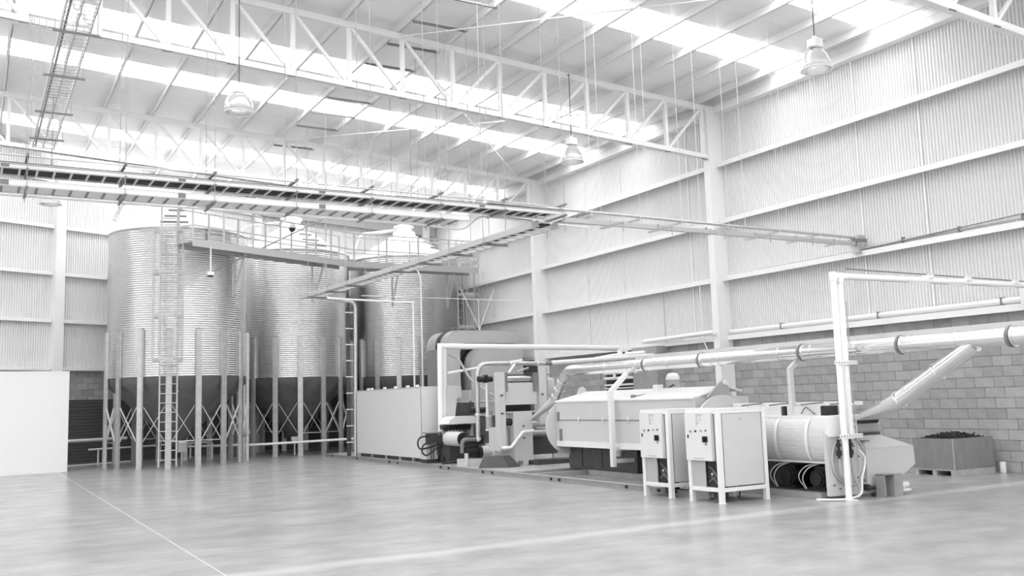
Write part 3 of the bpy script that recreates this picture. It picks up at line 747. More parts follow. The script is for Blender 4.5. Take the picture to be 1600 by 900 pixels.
# --- white pipe frame
t = thing('process_pipe', 'thick white pipe rising beside the enclosure and running right to the wall', 'pipe', (-6.2, 4.4, .85))
MB().tube([(-6.20, 4.4, .84), (-6.17, 4.4, 3.12), (-1.0, 4.4, 3.08), (-.35, 4.4, 3.07)], .075, 12).build('pipe', 'white', t)
MB().cyl((-6.075, 4.43, .84), (-6.045, 4.43, 3.06), .07, n=12).build('pipe', 'white', t)
MB().box((-6.28, 4.3, .76), (-6.0, 4.62, .86)).build('foot_clamp', 'strut', t)
for x in (-3.2, -1.6): MB().cyl((x, 4.4, 3.09), (x + .06, 4.4, 3.09), .085, n=12).build('coupling', 'white', t)
t = thing('grey_pipe_run', 'grey pipe with an elbow rising beside the roller stand and running right', 'pipe', (-6, 2.6, .6))
MB().tube([(-6.06, 2.6, .66), (-6.02, 2.6, 2.55), (-5.5, 2.6, 2.57), (-4.05, 2.6, 2.56)], .055, 12, fillet=.28).build('pipe', 'galvleg', t)
for x in (-5.1, -4.3): MB().cyl((x, 2.6, 2.565), (x + .04, 2.6, 2.565), .068, n=12).build('coupling', 'white', t)
MB().cyl((-6.06, 2.6, .7), (-6.06, 2.6, .76), .075, n=12).cyl((-6.05, 2.6, 1.3), (-6.05, 2.6, 1.34), .07, n=12).build('flange', 'tray', t)
MB().cyl((-4.05, 2.6, 2.56), (-3.85, 2.6, 2.56), .05, n=12).build('coupling', 'strut', t)
MB().cyl((-3.85, 2.6, 2.57), (-.4, 2.7, 2.76), .06, n=12).build('pipe_end', 'white', t)
t = thing('slanted_pipe', 'thin pale pipe slanting from the white pipe frame toward the roller stand', 'pipe', (-5.5, 4.2, 2.4))
MB().cyl((-6.05, 4.2, 2.40), (-3.8, 4.2, 2.72), .035, n=8).build('pipe', 'tray', t)
MB().tube([(-6.0, 4.3, 2.9), (-5.7, 4.3, 2.8), (-5.5, 4.0, 2.2), (-5.0, 3.6, 1.75), (-4.7, 3.4, 1.6)], .03, 8, fillet=.2).build('hose', 'midgrey', t)
t = thing('elbow_valves', 'cluster of white pipe elbows and valves in front of the block pier', 'pipe', (-.9, 3.6, 2.9))
MB().tube([(-1.55, 4.0, 2.72), (-.9, 3.9, 2.82), (-.5, 3.7, 2.86), (-.45, 3.0, 2.86)], .06, 10, fillet=.1).build('pipe', 'white', t)
MB().box((-.72, 3.75, 2.78), (-.5, 3.95, 3.0)).build('valve_body', 'white', t)
MB().box((-.68, 3.72, 2.86), (-.6, 3.75, 2.92)).build('valve_port', 'rubber', t)

# --- hydraulic unit with hoses
t = thing('hydraulic_unit', 'small hydraulic unit with black looped hoses at the foot of the white pipe', 'pump', (-6.5, 4.2, .1))
MB().box((-6.72, 4.2, .2), (-6.4, 4.6, .72)).build('tank', 'lightgrey', t)
MB().box((-6.7, 4.22, .095), (-6.42, 4.58, .2)).build('base', 'dark', t)
MB().box((-6.74, 4.12, .62), (-6.42, 4.2, .86)).box((-6.42, 4.1, .3), (-6.2, 4.34, .80)).build('valve_block', 'dark', t)
MB().box((-6.78, 4.1, .86), (-6.3, 4.3, .89)).build('cover_plate', 'skid', t)
MB().tube([(-6.66, 4.1, .8), (-6.95, 4.1, .78), (-7.02, 4.1, .62), (-6.95, 4.1, .46), (-6.6, 4.1, .52), (-6.35, 4.1, .6)], .022, 8, fillet=.12).build('hose', 'rubber', t)
MB().tube([(-6.66, 4.05, .62), (-6.88, 4.05, .6), (-6.93, 4.05, .4), (-6.8, 4.05, .29), (-6.6, 4.05, .42), (-6.35, 4.05, .58)], .022, 8, fillet=.12).build('hose', 'rubber', t)
MB().tube([(-6.25, 4.1, .5), (-6.4, 3.9, .15), (-6.6, 3.5, .12), (-6.2, 3.1, .2), (-6.1, 2.9, .25)], .03, 8, fillet=.2).build('floor_hose', 'rubber', t)
for x in (-6.62, -6.55): MB().cyl((x, 4.14, .62), (x, 4.14, .2), .012, n=6).build('thin_hose', 'rubber', t)
MB().cyl((-6.3, 4.02, .36), (-6.3, 4.1, .36), .05, n=10).cyl((-6.3, 4.02, .6), (-6.3, 4.1, .6), .04, n=10).build('fitting', 'steel', t)

# --- gear unit with drum and white cover
t = thing('gear_roller', 'dark geared roller under a white rounded cover behind the pumps', 'machine', (-6, 3.7, .1))
MB().cyl((-6.30, 3.75, .72), (-6.20, 3.15, .71), .18, n=24, caps=True).build('drum', 'lightgrey', t)
MB().cyl((-6.20, 3.15, .71), (-6.197, 3.12, .71), .165, n=24).build('drum_end', 'rubber', t)
MB().box((-6.4, 3.9, .95), (-5.6, 4.05, 1.06)).build('gear_bar', 'dark', t)
for k in range(9): MB().cyl((-6.36 + k * .09, 3.88, .93), (-6.36 + k * .09, 3.8, 1.03), .035, n=8).build('gear_tooth', 'rubber', t)
prof = [(-6.33, 1.08), (-6.25, 1.2), (-6.12, 1.27), (-5.6, 1.27), (-5.5, 1.22), (-5.45, 1.08)]
MB().prism(prof, XZ, 3.7, 4.3).build('cover', 'cover', t)
MB().box((-6.35, 3.6, .095), (-5.5, 4.3, .56)).build('base_frame', 'dark', t)
MB().box((-5.9, 4.4, 1.27), (-5.2, 4.45, 1.62)).build('grille', 'dark', t)
MB().box((-5.95, 4.48, 1.25), (-4.35, 4.6, 1.95)).build('machine_panel', 'midgrey', t)
MB().box((-5.9, 4.46, 1.62), (-4.4, 4.48, 1.66)).box((-5.3, 4.46, 1.2), (-5.26, 4.48, 1.95)).build('panel_frame', 'lightgrey', t)
MB().hexa([(-6.05, 4.3, 1.1), (-5.85, 4.3, 1.1), (-5.85, 4.4, 1.1), (-6.05, 4.4, 1.1), (-6.05, 4.3, 1.75), (-5.75, 4.3, 1.75), (-5.75, 4.4, 1.75), (-6.05, 4.4, 1.75)]).box((-6.05, 4.3, 1.75), (-5.62, 4.4, 2.05)).build('hopper_box', 'lightgrey', t)
for x in (-6.3, -5.55): MB().box((x, 4.0, .095), (x + .1, 4.2, 1.08)).build('side_frame', 'midgrey', t)

# --- pump set with dark guard
t = thing('pump_set', 'white and black pump with a dark sloped guard on the front of the skid', 'pump', (-6, 2.5, .1))
MB().cyl((-6.0, 2.6, .43), (-5.62, 2.6, .43), .12, n=18).build('motor_body', 'cover', t)
MB().box((-5.8, 2.5, .52), (-5.58, 2.72, .6)).build('terminal_box', 'white', t)
MB().box((-5.72, 2.42, .3), (-5.5, 2.74, .54)).build('gear_housing', 'white', t)
for x in (-5.66, -5.54): MB().cyl((x, 2.41, .42), (x, 2.43, .42), .025, n=8).build('port', 'rubber', t)
MB().cyl((-6.45, 2.6, .42), (-6.05, 2.6, .42), .12, n=16).cyl((-6.1, 2.6, .40), (-6.02, 2.6, .40), .19, n=18).build('pump_body', 'motor', t)
MB().tube([(-6.5, 2.6, .4), (-6.5, 2.6, .72), (-6.1, 2.6, .72)], .05, 10, fillet=.12).build('bent_pipe', 'strut', t)
MB().box((-6.55, 2.4, .095), (-5.95, 2.8, .26)).build('pump_base', 'lightgrey', t)
MB().cyl((-6.5, 2.38, .1), (-6.5, 2.38, .4), .05, n=10).build('strainer', 'lightgrey', t)
MB().hexa([(-6.62, 1.55, .095), (-6.1, 1.05, .095), (-5.7, 1.15, .095), (-6.1, 1.75, .095), (-6.45, 1.6, .36), (-6.1, 1.3, .36), (-5.9, 1.33, .36), (-6.15, 1.7, .36)]).build('guard', 'dark', t)
MB().cyl((-5.9, 2.3, 1.4), (-5.9, 2.3, .92), .08, n=14).cyl((-5.9, 2.3, 1.9), (-5.9, 2.3, 1.4), .03, n=8).build('cylinder', 'midgrey', t)
MB().cyl((-5.9, 2.3, 1.26), (-5.9, 2.3, 1.29), .095, n=14).cyl((-5.9, 2.3, .92), (-5.9, 2.3, .95), .095, n=14).build('cylinder_band', 'tray', t)
MB().tube([(-5.55, 2.42, .40), (-5.98, 1.5, .53), (-5.78, 1.45, .53), (-5.46, 1.45, .88), (-5.15, 1.45, .9)], .04, 10, fillet=.05).build('outlet_pipe', 'white', t)
MB().cyl((-6.2, 2.7, 1.42), (-5.75, 2.7, 1.42), .08, n=12).box((-6.3, 2.6, .6), (-5.9, 2.9, .8)).build('drive', 'motor', t)

# --- roller stand
t = thing('roller_stand', 'white roller stand with two upright plates, a steel roller and feed slot', 'machine', (-5.3, 1.8, .1))
MB().box((-6.0, 1.6, .45), (-5.82, 1.80, 2.32)).build('upright_plate', 'lightgrey', t)
MB().box((-4.86, 1.6, 1.05), (-4.64, 1.86, 2.46)).build('upright_plate', 'lightgrey', t)
MB().box((-4.635, 1.6, 1.1), (-4.62, 1.66, 2.44)).build('edge_strip', 'strut', t)
MB().cyl((-5.76, 1.75, 2.16), (-4.98, 1.75, 2.16), .085, n=20).build('feed_roller', 'steel', t)
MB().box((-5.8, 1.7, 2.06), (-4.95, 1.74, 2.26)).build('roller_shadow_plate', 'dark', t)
for x in (-5.80, -4.98): MB().box((x - .02, 1.6, 1.85), (x + .06, 1.68, 2.3)).build('bearing_bracket', 'strut', t)
MB().box((-5.78, 1.66, 1.53), (-4.9, 1.72, 2.06)).build('panel', 'lightgrey', t)
MB().box((-5.78, 1.9, 1.36), (-4.95, 2.0, 1.53)).build('feed_slot', 'rubber', t)
MB().box((-5.78, 1.62, 1.34), (-4.95, 1.9, 1.37)).build('tray_lip', 'lightgrey', t)
MB().box((-5.62, 1.58, .2), (-5.10, 2.2, 1.37)).build('roller_block', 'lightgrey', t)
MB().box((-5.4, 1.56, .095), (-5.25, 1.8, .25)).build('foot', 'lightgrey', t)
MB().box((-5.97, 1.82, .45), (-5.64, 2.2, 1.0)).build('bearing_block', 'lightgrey', t)
MB().cyl((-5.8, 1.72, 1.12), (-5.62, 1.72, 1.12), .09, n=14).build('shaft', 'rubber', t)
for x, z in ((-5.92, 1.75), (-5.92, 1.32), (-5.35, 1.0), (-5.35, .72), (-4.78, 1.75)): MB().box((x - .03, 1.575, z), (x + .03, 1.6, z + .03)).build('slot', 'rubber', t)
for z in (1.06, .84): MB().cyl((-5.12, 1.75, z), (-4.6, 1.75, z), .1, n=18).build('press_roller', 'steel', t)
MB().box((-5.12, 1.9, .3), (-4.2, 2.1, .74)).build('housing', 'dark', t)
MB().box((-5.2, 1.2, .095), (-4.0, 1.7, .2)).build('base', 'dark', t)
MB().tube([(-5.65, 1.7, 2.3), (-5.45, 1.75, 2.5), (-5.2, 2.2, 2.52)], .03, 8, fillet=.1).build('hose', 'tray', t)
MB().tube([(-5.3, 1.9, 2.32), (-5.0, 1.9, 2.42), (-4.8, 1.9, 2.44)], .025, 8, fillet=.1).build('hose', 'midgrey', t)
MB().box((-5.05, 1.65, 2.3), (-4.86, 1.75, 2.46)).build('valve', 'rubber', t)
MB().cyl((-4.55, 1.15, .45), (-4.5, 1.2, .7), .05, n=10).build('steel_cylinder', 'steel', t)
MB().cyl((-6.28, 2.1, 2.17), (-5.9, 2.1, 2.17), .075, n=14).box((-6.1, 2.0, 2.08), (-6.06, 2.2, 2.27)).build('drive_motor', 'motor', t)
MB().cyl((-6.05, 2.1, 1.3), (-6.05, 2.1, 2.1), .03, n=8).build('guide_rod', 'tray', t)
t = thing('air_tank', 'small white air tank on the wall side of the roller stand', 'tank', (-4.3, 2.0, 1.6))
MB().lathe((-4.27, 2.0, 0), [(0, 1.68), (.08, 1.7), (.1, 1.76), (.1, 2.1), (.08, 2.16), (0, 2.18)], 18).build('body', 'lightgrey', t)
MB().tube([(-4.27, 2.0, 2.17), (-4.27, 2.0, 2.26), (-4.5, 2.0, 2.25)], .018, 8, fillet=.05).build('hook_pipe', 'strut', t)
MB().box((-4.37, 1.9, 1.62), (-4.17, 2.1, 1.68)).build('bracket', 'lightgrey', t)
MB().cyl((-4.27, 2.0, .098), (-4.27, 2.0, 1.62), .03, n=8).build('stem', 'lightgrey', t)

# --- drying hood
t = thing('drying_hood', 'long white drying hood with rounded end plates over a dark base', 'machine', (-5.1, -2.6, .1))
F0, F1 = -5.6, -4.3
body = [(F0, .62), (F0, 1.59), (-4.45, 1.76), (F1, 1.72), (F1, .62)]
MB().prism([(F0, 1.18), (F0, 1.59), (F1, 1.59), (F1, 1.18)], XZ, -4.95, -.3).build('hood_shell', 'lightgrey', t)
MB().prism([(F0 + .005, .62), (F0 + .005, 1.165), (F1, 1.165), (F1, .62)], XZ, -4.95, -.3).build('hood_shell', 'lightgrey', t)
MB().prism([(F0 - .02, 1.59), (-4.75, 1.785), (F1 - .1, 1.70), (F1 - .1, 1.67), (-4.75, 1.75), (F0 - .02, 1.56)], XZ, -4.9, -.28).build('roof_sheet', 'cover', t)
MB().box((F0 - .015, -4.9, .60), (F0 + .1, -.3, .72)).build('flange', 'cover', t)
MB().box((F0 - .004, -4.9, 1.163), (F0 + .03, -.38, 1.182)).build('seam', 'strut', t)
disc = [(-5.2 + .66 * math.cos(a), 1.0 + .62 * math.sin(a)) for a in [2 * PI * i / 40 for i in range(40)]]
MB().prism([(u - .02, v + .02) for u, v in disc], XZ, -.3, -.27).build('end_plate', 'lightgrey', t)
MB().prism([(u + .06, v) for u, v in disc], XZ, -5.16, -5.12).build('end_plate', 'lightgrey', t)
MB().prism([(-5.1, 1.5), (-4.98, 1.82), (-4.93, 1.88), (-4.86, 1.9), (-4.79, 1.85), (-4.7, 1.6)], XZ, -.3, -.26).build('ear_plate', 'lightgrey', t)
MB().prism([(-5.35, 1.58), (-5.05, 1.84), (-4.93, 1.9), (-4.86, 1.84), (-4.72, 1.50)], XZ, -5.0, -4.96).build('ear_plate', 'midgrey', t)
MB().cyl((-4.92, -5.05, 1.84), (-4.92, -4.95, 1.84), .05, n=12).build('ear_boss', 'cover', t)
for y in (-1.2, -2.1, -2.95): MB().tube([(F0 - .02, y, 1.24), (F0 - .05, y - .03, 1.2), (F0 - .05, y - .03, 1.15), (F0 - .02, y, 1.1)], .01, 6).build('latch', 'white', t)
MB().box((F0 - .02, -.5, .72), (F0 - .005, -.42, .98)).build('vent_grille', 'strut', t)
MB().box((F0 - .03, -.42, 1.15), (F0, -.36, 1.35)).build('hinge', 'strut', t)
MB().lathe((-5.32, -1.6, 1.64), [(.04, 0), (.04, .03), (.025, .03), (.025, 0)], 12).build('roof_ring', 'tray', t)
MB().box((-4.85, -3.6, 1.69), (-4.42, -3.0, 1.79)).build('motor_base', 'cover', t)
MB().lathe((-4.6, -3.15, 1.72), [(.13, 0), (.13, .22), (.14, .23)], 20).build('fan_motor', 'midgrey', t)
MB().lathe((-4.6, -3.15, 1.72), [(.14, .23), (.145, .25), (.14, .28), (.11, .35), (.04, .37), (0, .37)], 20).build('fan_cowl', 'cover', t)
for k in range(8): MB().box((-4.6 + .13 * math.cos(k * PI / 4) - .008, -3.15 + .13 * math.sin(k * PI / 4) - .008, 1.76), (-4.6 + .13 * math.cos(k * PI / 4) + .008, -3.15 + .13 * math.sin(k * PI / 4) + .008, 1.96)).build('cooling_fin', 'midgrey', t)
MB().box((-5.0, -3.15, 1.66), (-4.86, -3.0, 1.86)).build('switch_box', 'cover', t)
MB().tube([(-4.86, -3.1, 1.78), (-4.78, -3.2, 1.78), (-4.74, -3.35, 1.85)], .015, 6).build('cable', 'rubber', t)
MB().cyl((-5.5, -3.0, 1.64), (-5.0, -3.05, 1.70), .012, n=6).box((-5.53, -3.03, 1.6), (-5.46, -2.95, 1.67)).build('sensor_lead', 'strut', t)
MB().box((-5.25, -2.7, .1), (-4.4, -.24, .62)).build('base_cabinet', 'dark', t)
for y0_, y1_ in ((-.24, -.76), (-.8, -1.5)): MB().box((-5.265, y1_, .15), (-5.25, y0_, .6)).build('base_door', 'dark', t)
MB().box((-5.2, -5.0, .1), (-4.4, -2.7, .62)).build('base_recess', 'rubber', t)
MB().box((-5.3, -2.2, .42), (-5.24, -1.85, .62)).build('box', 'lightgrey', t)
MB().box((-5.3, -5.0, .0), (-4.9, -1.03, .098)).build('base_rail', 'skid', t)

# --- posts that carry the duct
t = thing('duct_post', 'white square post with a bent arm in front of the hood, carrying the duct', 'post', (-5.75, -2.6, .26))
MB().bar((-5.75, -2.58, .26), (-5.75, -2.58, 1.76), .09, .09).build('upright', 'cover', t)
MB().bar((-5.76, -2.58, 1.73), (-5.28, -2.55, 2.13), .084, .084).build('arm', 'cover', t)
for z in (.56, .33): MB().box((-5.72, -2.62, z), (-5.24, -2.54, z + .08)).build('bracket', 'lightgrey', t)
MB().lathe((0, 0, 0), [(0, 0)], 3) 
MB().cyl((-5.26, -2.62, 2.09), (-5.26, -2.68, 2.09), .045, n=10).build('roller_foot', 'strut', t)
MB().bar((-5.34, -2.55, 2.14), (-5.05, -2.55, 2.14), .08, .05).build('saddle', 'cover', t)
t = thing('duct_post', 'short white post with a bent arm standing on the lagged barrel', 'post', (-5.25, -6.95, 1.3))
MB().bar((-5.28, -6.95, 1.3), (-5.28, -6.95, 2.03), .075, .075).bar((-5.285, -6.95, 2.0), (-5.1, -6.95, 2.14), .068, .068).build('upright', 'lightgrey', t)

# --- round duct
dt = thing('round_duct', 'shiny round steel duct running above the machines along the right wall', 'duct', (-5.1, -5, 2.28))
DX, DZ, DR = -5.1, 2.27, .122
ys = [-.62, -1.6, -2.4, -2.72, -3.7, -4.95, -5.15, -6.0, -6.6, -7.15, -7.3, -8.2, -9.15, -9.9, -10.9, -13.5]
for y0_, y1_ in zip(ys[:-1], ys[1:]):
    MB().cyl((DX, y0_, DZ), (DX, y1_, DZ), DR, n=28, caps=False).build('duct_section', 'duct', dt)
for y in ys[1:-1]: MB().cyl((DX, y - .012, DZ), (DX, y + .012, DZ), DR + .008, n=28).build('duct_seam', 'duct', dt)
for y in (-2.95, -4.62, -7.08, -8.97, -10.66):
    MB().cyl((DX, y - .03, DZ), (DX, y + .012, DZ), DR + .022, n=28).build('clamp_ring', 'strut', dt)
    MB().cyl((DX, y - .07, DZ), (DX, y - .05, DZ), DR + .018, n=28).build('clamp_ring', 'duct', dt)
MB().tube([(DX, -.62, DZ), (DX, -.12, DZ), (DX, .12, 2.1), (DX, .5, 1.62)], DR, 24, fillet=.22, seg=5).build('elbow', 'duct', dt)
dv = Vector((0, .38, -.48)).normalized()
for s in (.08, .3, .5):
    p = Vector((DX, .12, 2.1)) + dv * s; MB().cyl(p, p + dv * .03, DR + .012, n=24).build('elbow_seam', 'duct', dt)
# flat suction nozzle at the far end
def nozzle(b, c, d, r, tip_c, tip_w, wdir, tip_h=.04, n=20):
    d = Vector(d).normalized(); w = Vector(wdir).normalized(); u = d.cross(w).normalized(); vs = []
    for cc, a, h in ((Vector(c), r, r), (Vector(tip_c), tip_w, tip_h)):
        for i in range(n):
            t_ = 2 * PI * i / n
            cx_, sx_ = math.cos(t_), math.sin(t_)
            if cc == Vector(tip_c): cx_ = max(-1, min(1, cx_ * 1.4)); sx_ = max(-1, min(1, sx_ * 1.4))
            vs.append(cc + w * (a * cx_) + u * (h * sx_))
    return b.add(vs, [(i, (i + 1) % n, n + (i + 1) % n, n + i) for i in range(n)])
nozzle(MB(), (DX, .5, 1.62), (0, .38, -.48), DR, (DX - .12, 1.42, 1.16), .07, (1, 0, 0), .02).build('suction_nozzle', 'lightgrey', dt)
# branch at the near end
MB().tube([(DX + .02, -10.12, 2.2), (DX - .02, -8.85, 1.45)], .118, 24).build('branch', 'duct', dt)
bd = Vector((0, 1.27, -.75)).normalized()
for p in (Vector((DX, -9.55, 1.86)), Vector((DX - .02, -8.9, 1.48))): MB().cyl(p, p + bd * .03, .135, n=24).build('branch_seam', 'duct', dt)
nozzle(MB(), (DX - .02, -8.87, 1.46), bd, .122, (DX + .30, -8.05, 1.19), .32, (1, 0, 0), .03).build('branch_hood', 'lightgrey', dt)
MB().bar((DX - .1, -8.6, 1.44), (DX - .02, -8.15, 1.26), .012, .02).build('hood_rib', 'midgrey', dt)
# cable channel above the duct
MB().box((-4.87, -13, 2.40), (-4.80, -2.3, 2.48)).build('cable_channel', 'lightgrey', origin=(-4.85, -6, 2.44), label='flat pale cable channel running just above the round duct', cat='channel')

# --- control cabinets
def control_cabinet(y0, y1, label):
    x0, x1, H = -7.13, -6.15, 1.40
    t = thing('control_cabinet', label, 'cabinet', ((x0 + x1) / 2, (y0 + y1) / 2, 0), 'control cabinets on legs')
    pw = .07
    for x in (x0, x1 - pw):
        for y in (y0, y1 - pw):
            MB().box((x, y, 0), (x + pw, y + pw, H)).build('leg', 'cover', t)
            MB().box((x - .01, y - .01, 0), (x + pw + .01, y + pw + .01, .008)).build('foot_plate', 'cover', t)
    for z in (.17, H - .06):
        b = MB()
        for x in (x0, x1 - pw): b.box((x + .005, y0 + pw, z), (x + pw - .005, y1 - pw, z + .06))
        for y in (y0, y1 - pw): b.box((x0 + pw, y + .005, z), (x1 - pw, y + pw - .005, z + .06))
        b.build('frame_rail', 'cover', t)
    MB().box((x0, y0, H), (x1, y1, H + .012)).build('cover_sheet', 'cover', t)
    MB().box((x0 + .06, y0 + .05, .62), (x1 - .04, y1 - .03, H - .03)).build('inner_box', 'midgrey', t)
    MB().box((x0 + .1, y0 + .3, .24), (x1 - .05, y1 - .03, .62)).build('inner_housing', 'midgrey', t)
    MB().box((x0 + .3, y0 + .06, .24), (x1 - .05, y0 + .3, .62)).build('interior', 'rubber', t)  # solid black block painting in the shaded inside of the lower bay
    # control door facing left
    door = MB().box((x0 - .035, y0 + .13, .63), (x0 + .05, y1 - .015, H - .035)).build('control_door', 'panelwhite', t)
    MB().box((x0 + .03, y0 + .075, .63), (x0 + .058, y0 + .128, H - .04)).build('shadow_gap', 'strut', t)
    X = x0 - .035
    yc = lambda f: y1 - .015 - f * (y1 - y0 - .145)      # 0 = left edge, 1 = right edge
    for i, f in enumerate((.22, .42, .63, .82)):
        MB().cyl((X - .014, yc(f), 1.07 + .006 * i), (X, yc(f), 1.07 + .006 * i), .017, n=10).build('push_button', ('tag', 'rubber', 'ink', 'tag')[i], door)
    
    MB().box((X - .022, yc(.78) - .05, .91), (X, yc(.78) + .05, 1.0)).box((X - .05, yc(.78) - .012, .92), (X - .022, yc(.78) + .012, .99)).build('main_switch', 'motor', door)
    MB().box((X - .004, yc(.8) - .025, .865), (X, yc(.8) + .025, .88)).box((X - .004, yc(.8) - .01, .88), (X, yc(.8) + .01, .9)).build('switch_label', 'ink', door)
    MB().box((X - .01, yc(.11) - .012, .97), (X, yc(.11) + .012, 1.02)).build('lock', 'rubber', door)
    b = MB()
    for k in range(6): b.box((X - .003, yc(.50) - .004, 1.17 + k * .03), (X, yc(.50) + .006, 1.188 + k * .03))
    for k, (f0, f1, z) in enumerate(((.44, .72, 1.33), (.5, .68, 1.31), (.55, .66, 1.24), (.48, .58, 1.2))): b.box((X - .003, yc(f1), z), (X, yc(f0), z + .006))
    b.box((X - .003, yc(.46), 1.17), (X, yc(.455), 1.34)).box((X - .003, yc(.62), 1.24), (X, yc(.615), 1.33))
    b.build('printed_diagram', 'ink', door)
    b = MB()
    for k in range(9): b.box((X - .003, yc(.30 + k * .045), .655), (X, yc(.325 + k * .045), .668))
    b.build('vent_print', 'ink', door)
    # lower front
    MB().box((x0 + .02, y0 + .355, .23), (x0 + .035, y1 - .07, .62)).build('panel', 'midgrey', t)
    MB().box((x0 + .05, y0 + .07, .24), (x0 + .09, y0 + .355, .62)).build('grille', 'motor', t)  # black sheet standing in for the dark of the lower opening
    yf = y0 + .19
    MB().lathe((0, 0, 0), [(0, 0)], 3)
    MB().cyl((x0 + .035, yf, .40), (x0 + .05, yf, .40), .075, n=16).build('fan_hub', 'dark', t)
    for k in range(3): MB().tube([(x0 + .045, yf - .09, .26 + k * .05), (x0 + .03, yf, .38 + .06 * k), (x0 + .045, yf + .12, .3 + .12 * k)], .008, 6, fillet=.05).build('hose', ('tag', 'rubber', 'tag')[k], t)
    MB().cyl((x0 + .025, yf + .03, .43), (x0 + .035, yf + .03, .43), .016, n=8).build('bright_fitting', 'cover', t)
    # big side door facing the camera
    side = MB().box((x0 + .10, y0 + .012, .25), (x1 - .09, y0 + .03, H - .065)).build('side_door', 'lightgrey', t)
    b = MB().box((x0 + .085, y0 + .03, .25), (x0 + .10, y0 + .06, H - .06)).box((x0 + .09, y0 + .03, H - .065), (x1 - .08, y0 + .05, H - .055)); b.build('door_gap', 'strut', t)
    MB().box((x0 + .08, y0 + .1, .24), (x1 - .06, y1 - .1, .25)).build('drip_tray', 'motor', t)
    xm = (x0 + x1) / 2 - .02
    MB().prism([(xm - .01, 1.262), (xm + .012, 1.29), (xm + .02, 1.29), (xm, 1.262)], XZ, y0 + .009, y0 + .012).box((xm - .035, y0 + .009, 1.238), (xm - .01, y0 + .012, 1.25)).box((xm + .0, y0 + .009, 1.238), (xm + .03, y0 + .012, 1.25)).build('door_emblem', 'ink', side)
    MB().cyl((x0 + .35, y0 + .4, .04), (x0 + .35, y0 + .4, .24), .12, n=16).build('drain_pan', 'dark', t)
    MB().tube([(x0 + .5, y0 + .15, .24), (x0 + .48, y0 + .12, .1), (x0 + .42, y0 + .1, .06)], .012, 6, fillet=.05).build('drain_hose', 'rubber', t)
control_cabinet(-6.03, -5.31, 'white control cabinet on legs, left one of the pair')
control_cabinet(-7.20, -6.47, 'white control cabinet on legs, right one with the whole side door showing')

# --- lagged barrel machine
t = thing('extruder', 'lagged barrel machine with black motors below and a white tapered end housing', 'machine', (-5.3, -6.8, 0))
BX, BZ = -5.15, .9
arc = [(-5.55 - .16 * math.cos(a), .885 + .335 * math.sin(a)) for a in [(-90 + 180 * i / 16) * PI / 180 for i in range(17)]]
poly = arc + [(-4.7, 1.22), (-4.7, .56)]
MB().prism(poly, XZ, -7.94, -5.15).build('lagged_barrel', 'lagging', t)
for y in (-6.96, -7.6, -5.9):
    b = MB(); A = [(u - .012, y - .03, v) for u, v in arc]; B = [(u - .012, y + .03, v) for u, v in arc]; n = len(arc)
    b.add(A + B, [(i, i + 1, n + i + 1, n + i) for i in range(n - 1)], True).build('strap', 'cover', t)
MB().box((-5.6, -7.94, 1.2), (-4.75, -5.15, 1.25)).build('rail', 'cover', t)
MB().box((-5.6, -7.94, .53), (-5.2, -5.15, .56)).build('rail', 'cover', t)
for y0_, y1_ in ((-5.9, -5.5), (-6.72, -6.0), (-7.55, -6.85)): MB().box((-5.3, y0_, 1.25), (-4.95, y1_, 1.40)).build('terminal_box', 'lightgrey', t)
for y in (-5.95, -6.78, -7.6): MB().box((-5.31, y - .03, 1.25), (-5.0, y + .03, 1.40)).build('cable_gland', 'rubber', t)
MB().box((-4.95, -8.0, 1.40), (-4.85, -5.2, 1.46)).build('channel', 'cover', t)
for y in (-5.75, -6.4, -7.1, -7.7): MB().cyl((-5.25, y, 1.42), (-5.0, y - .25, 1.45), .015, n=6).build('bar_link', 'strut', t)
for k, y in enumerate((-5.92, -7.45)):
    MB().tube([(-5.32, y, 1.27), (-5.36, y + .1, 1.36), (-5.3, y + .2, 1.40), (-5.3, y + .3, 1.28)], .012, 6, fillet=.08).build('cable', 'tag', t)
MB().box((-5.75, -7.85, 0), (-5.62, -5.2, .1)).build('base_beam', 'skid', t)
MB().box((-5.62, -7.85, .1), (-4.7, -5.2, .12)).build('base_plate', 'dark', t)
MB().box((-5.1, -7.93, .12), (-4.7, -5.2, .56)).build('back_plate', 'dark', t)
for y in (-7.08, -7.68):
    MB().cyl((-5.62, y, .30), (-5.15, y, .30), .14, n=20).cyl((-5.66, y, .30), (-5.62, y, .30), .11, n=20).box((-5.55, y - .1, .40), (-5.25, y + .1, .48)).box((-5.6, y - .12, .12), (-5.2, y + .12, .18)).build('motor', 'motor', t)
    MB().tube([(-5.66, y + .18, .14), (-5.72, y + .22, .3), (-5.66, y + .15, .46), (-5.5, y, .53)], .010, 6, fillet=.1).tube([(-5.66, y + .2, .14), (-5.75, y + .28, .32), (-5.68, y + .2, .48), (-5.5, y + .05, .53)], .009, 6, fillet=.1).build('motor_cable', 'midgrey', t)
for k, y in enumerate((-5.55, -5.75)):
    MB().tube([(-5.75, y + .3, .5 - .12 * k), (-5.8, y, .46 - .12 * k), (-5.66, y - .3, .54 - .1 * k)], .014, 6, fillet=.2).build('loose_cable', 'tray', t)
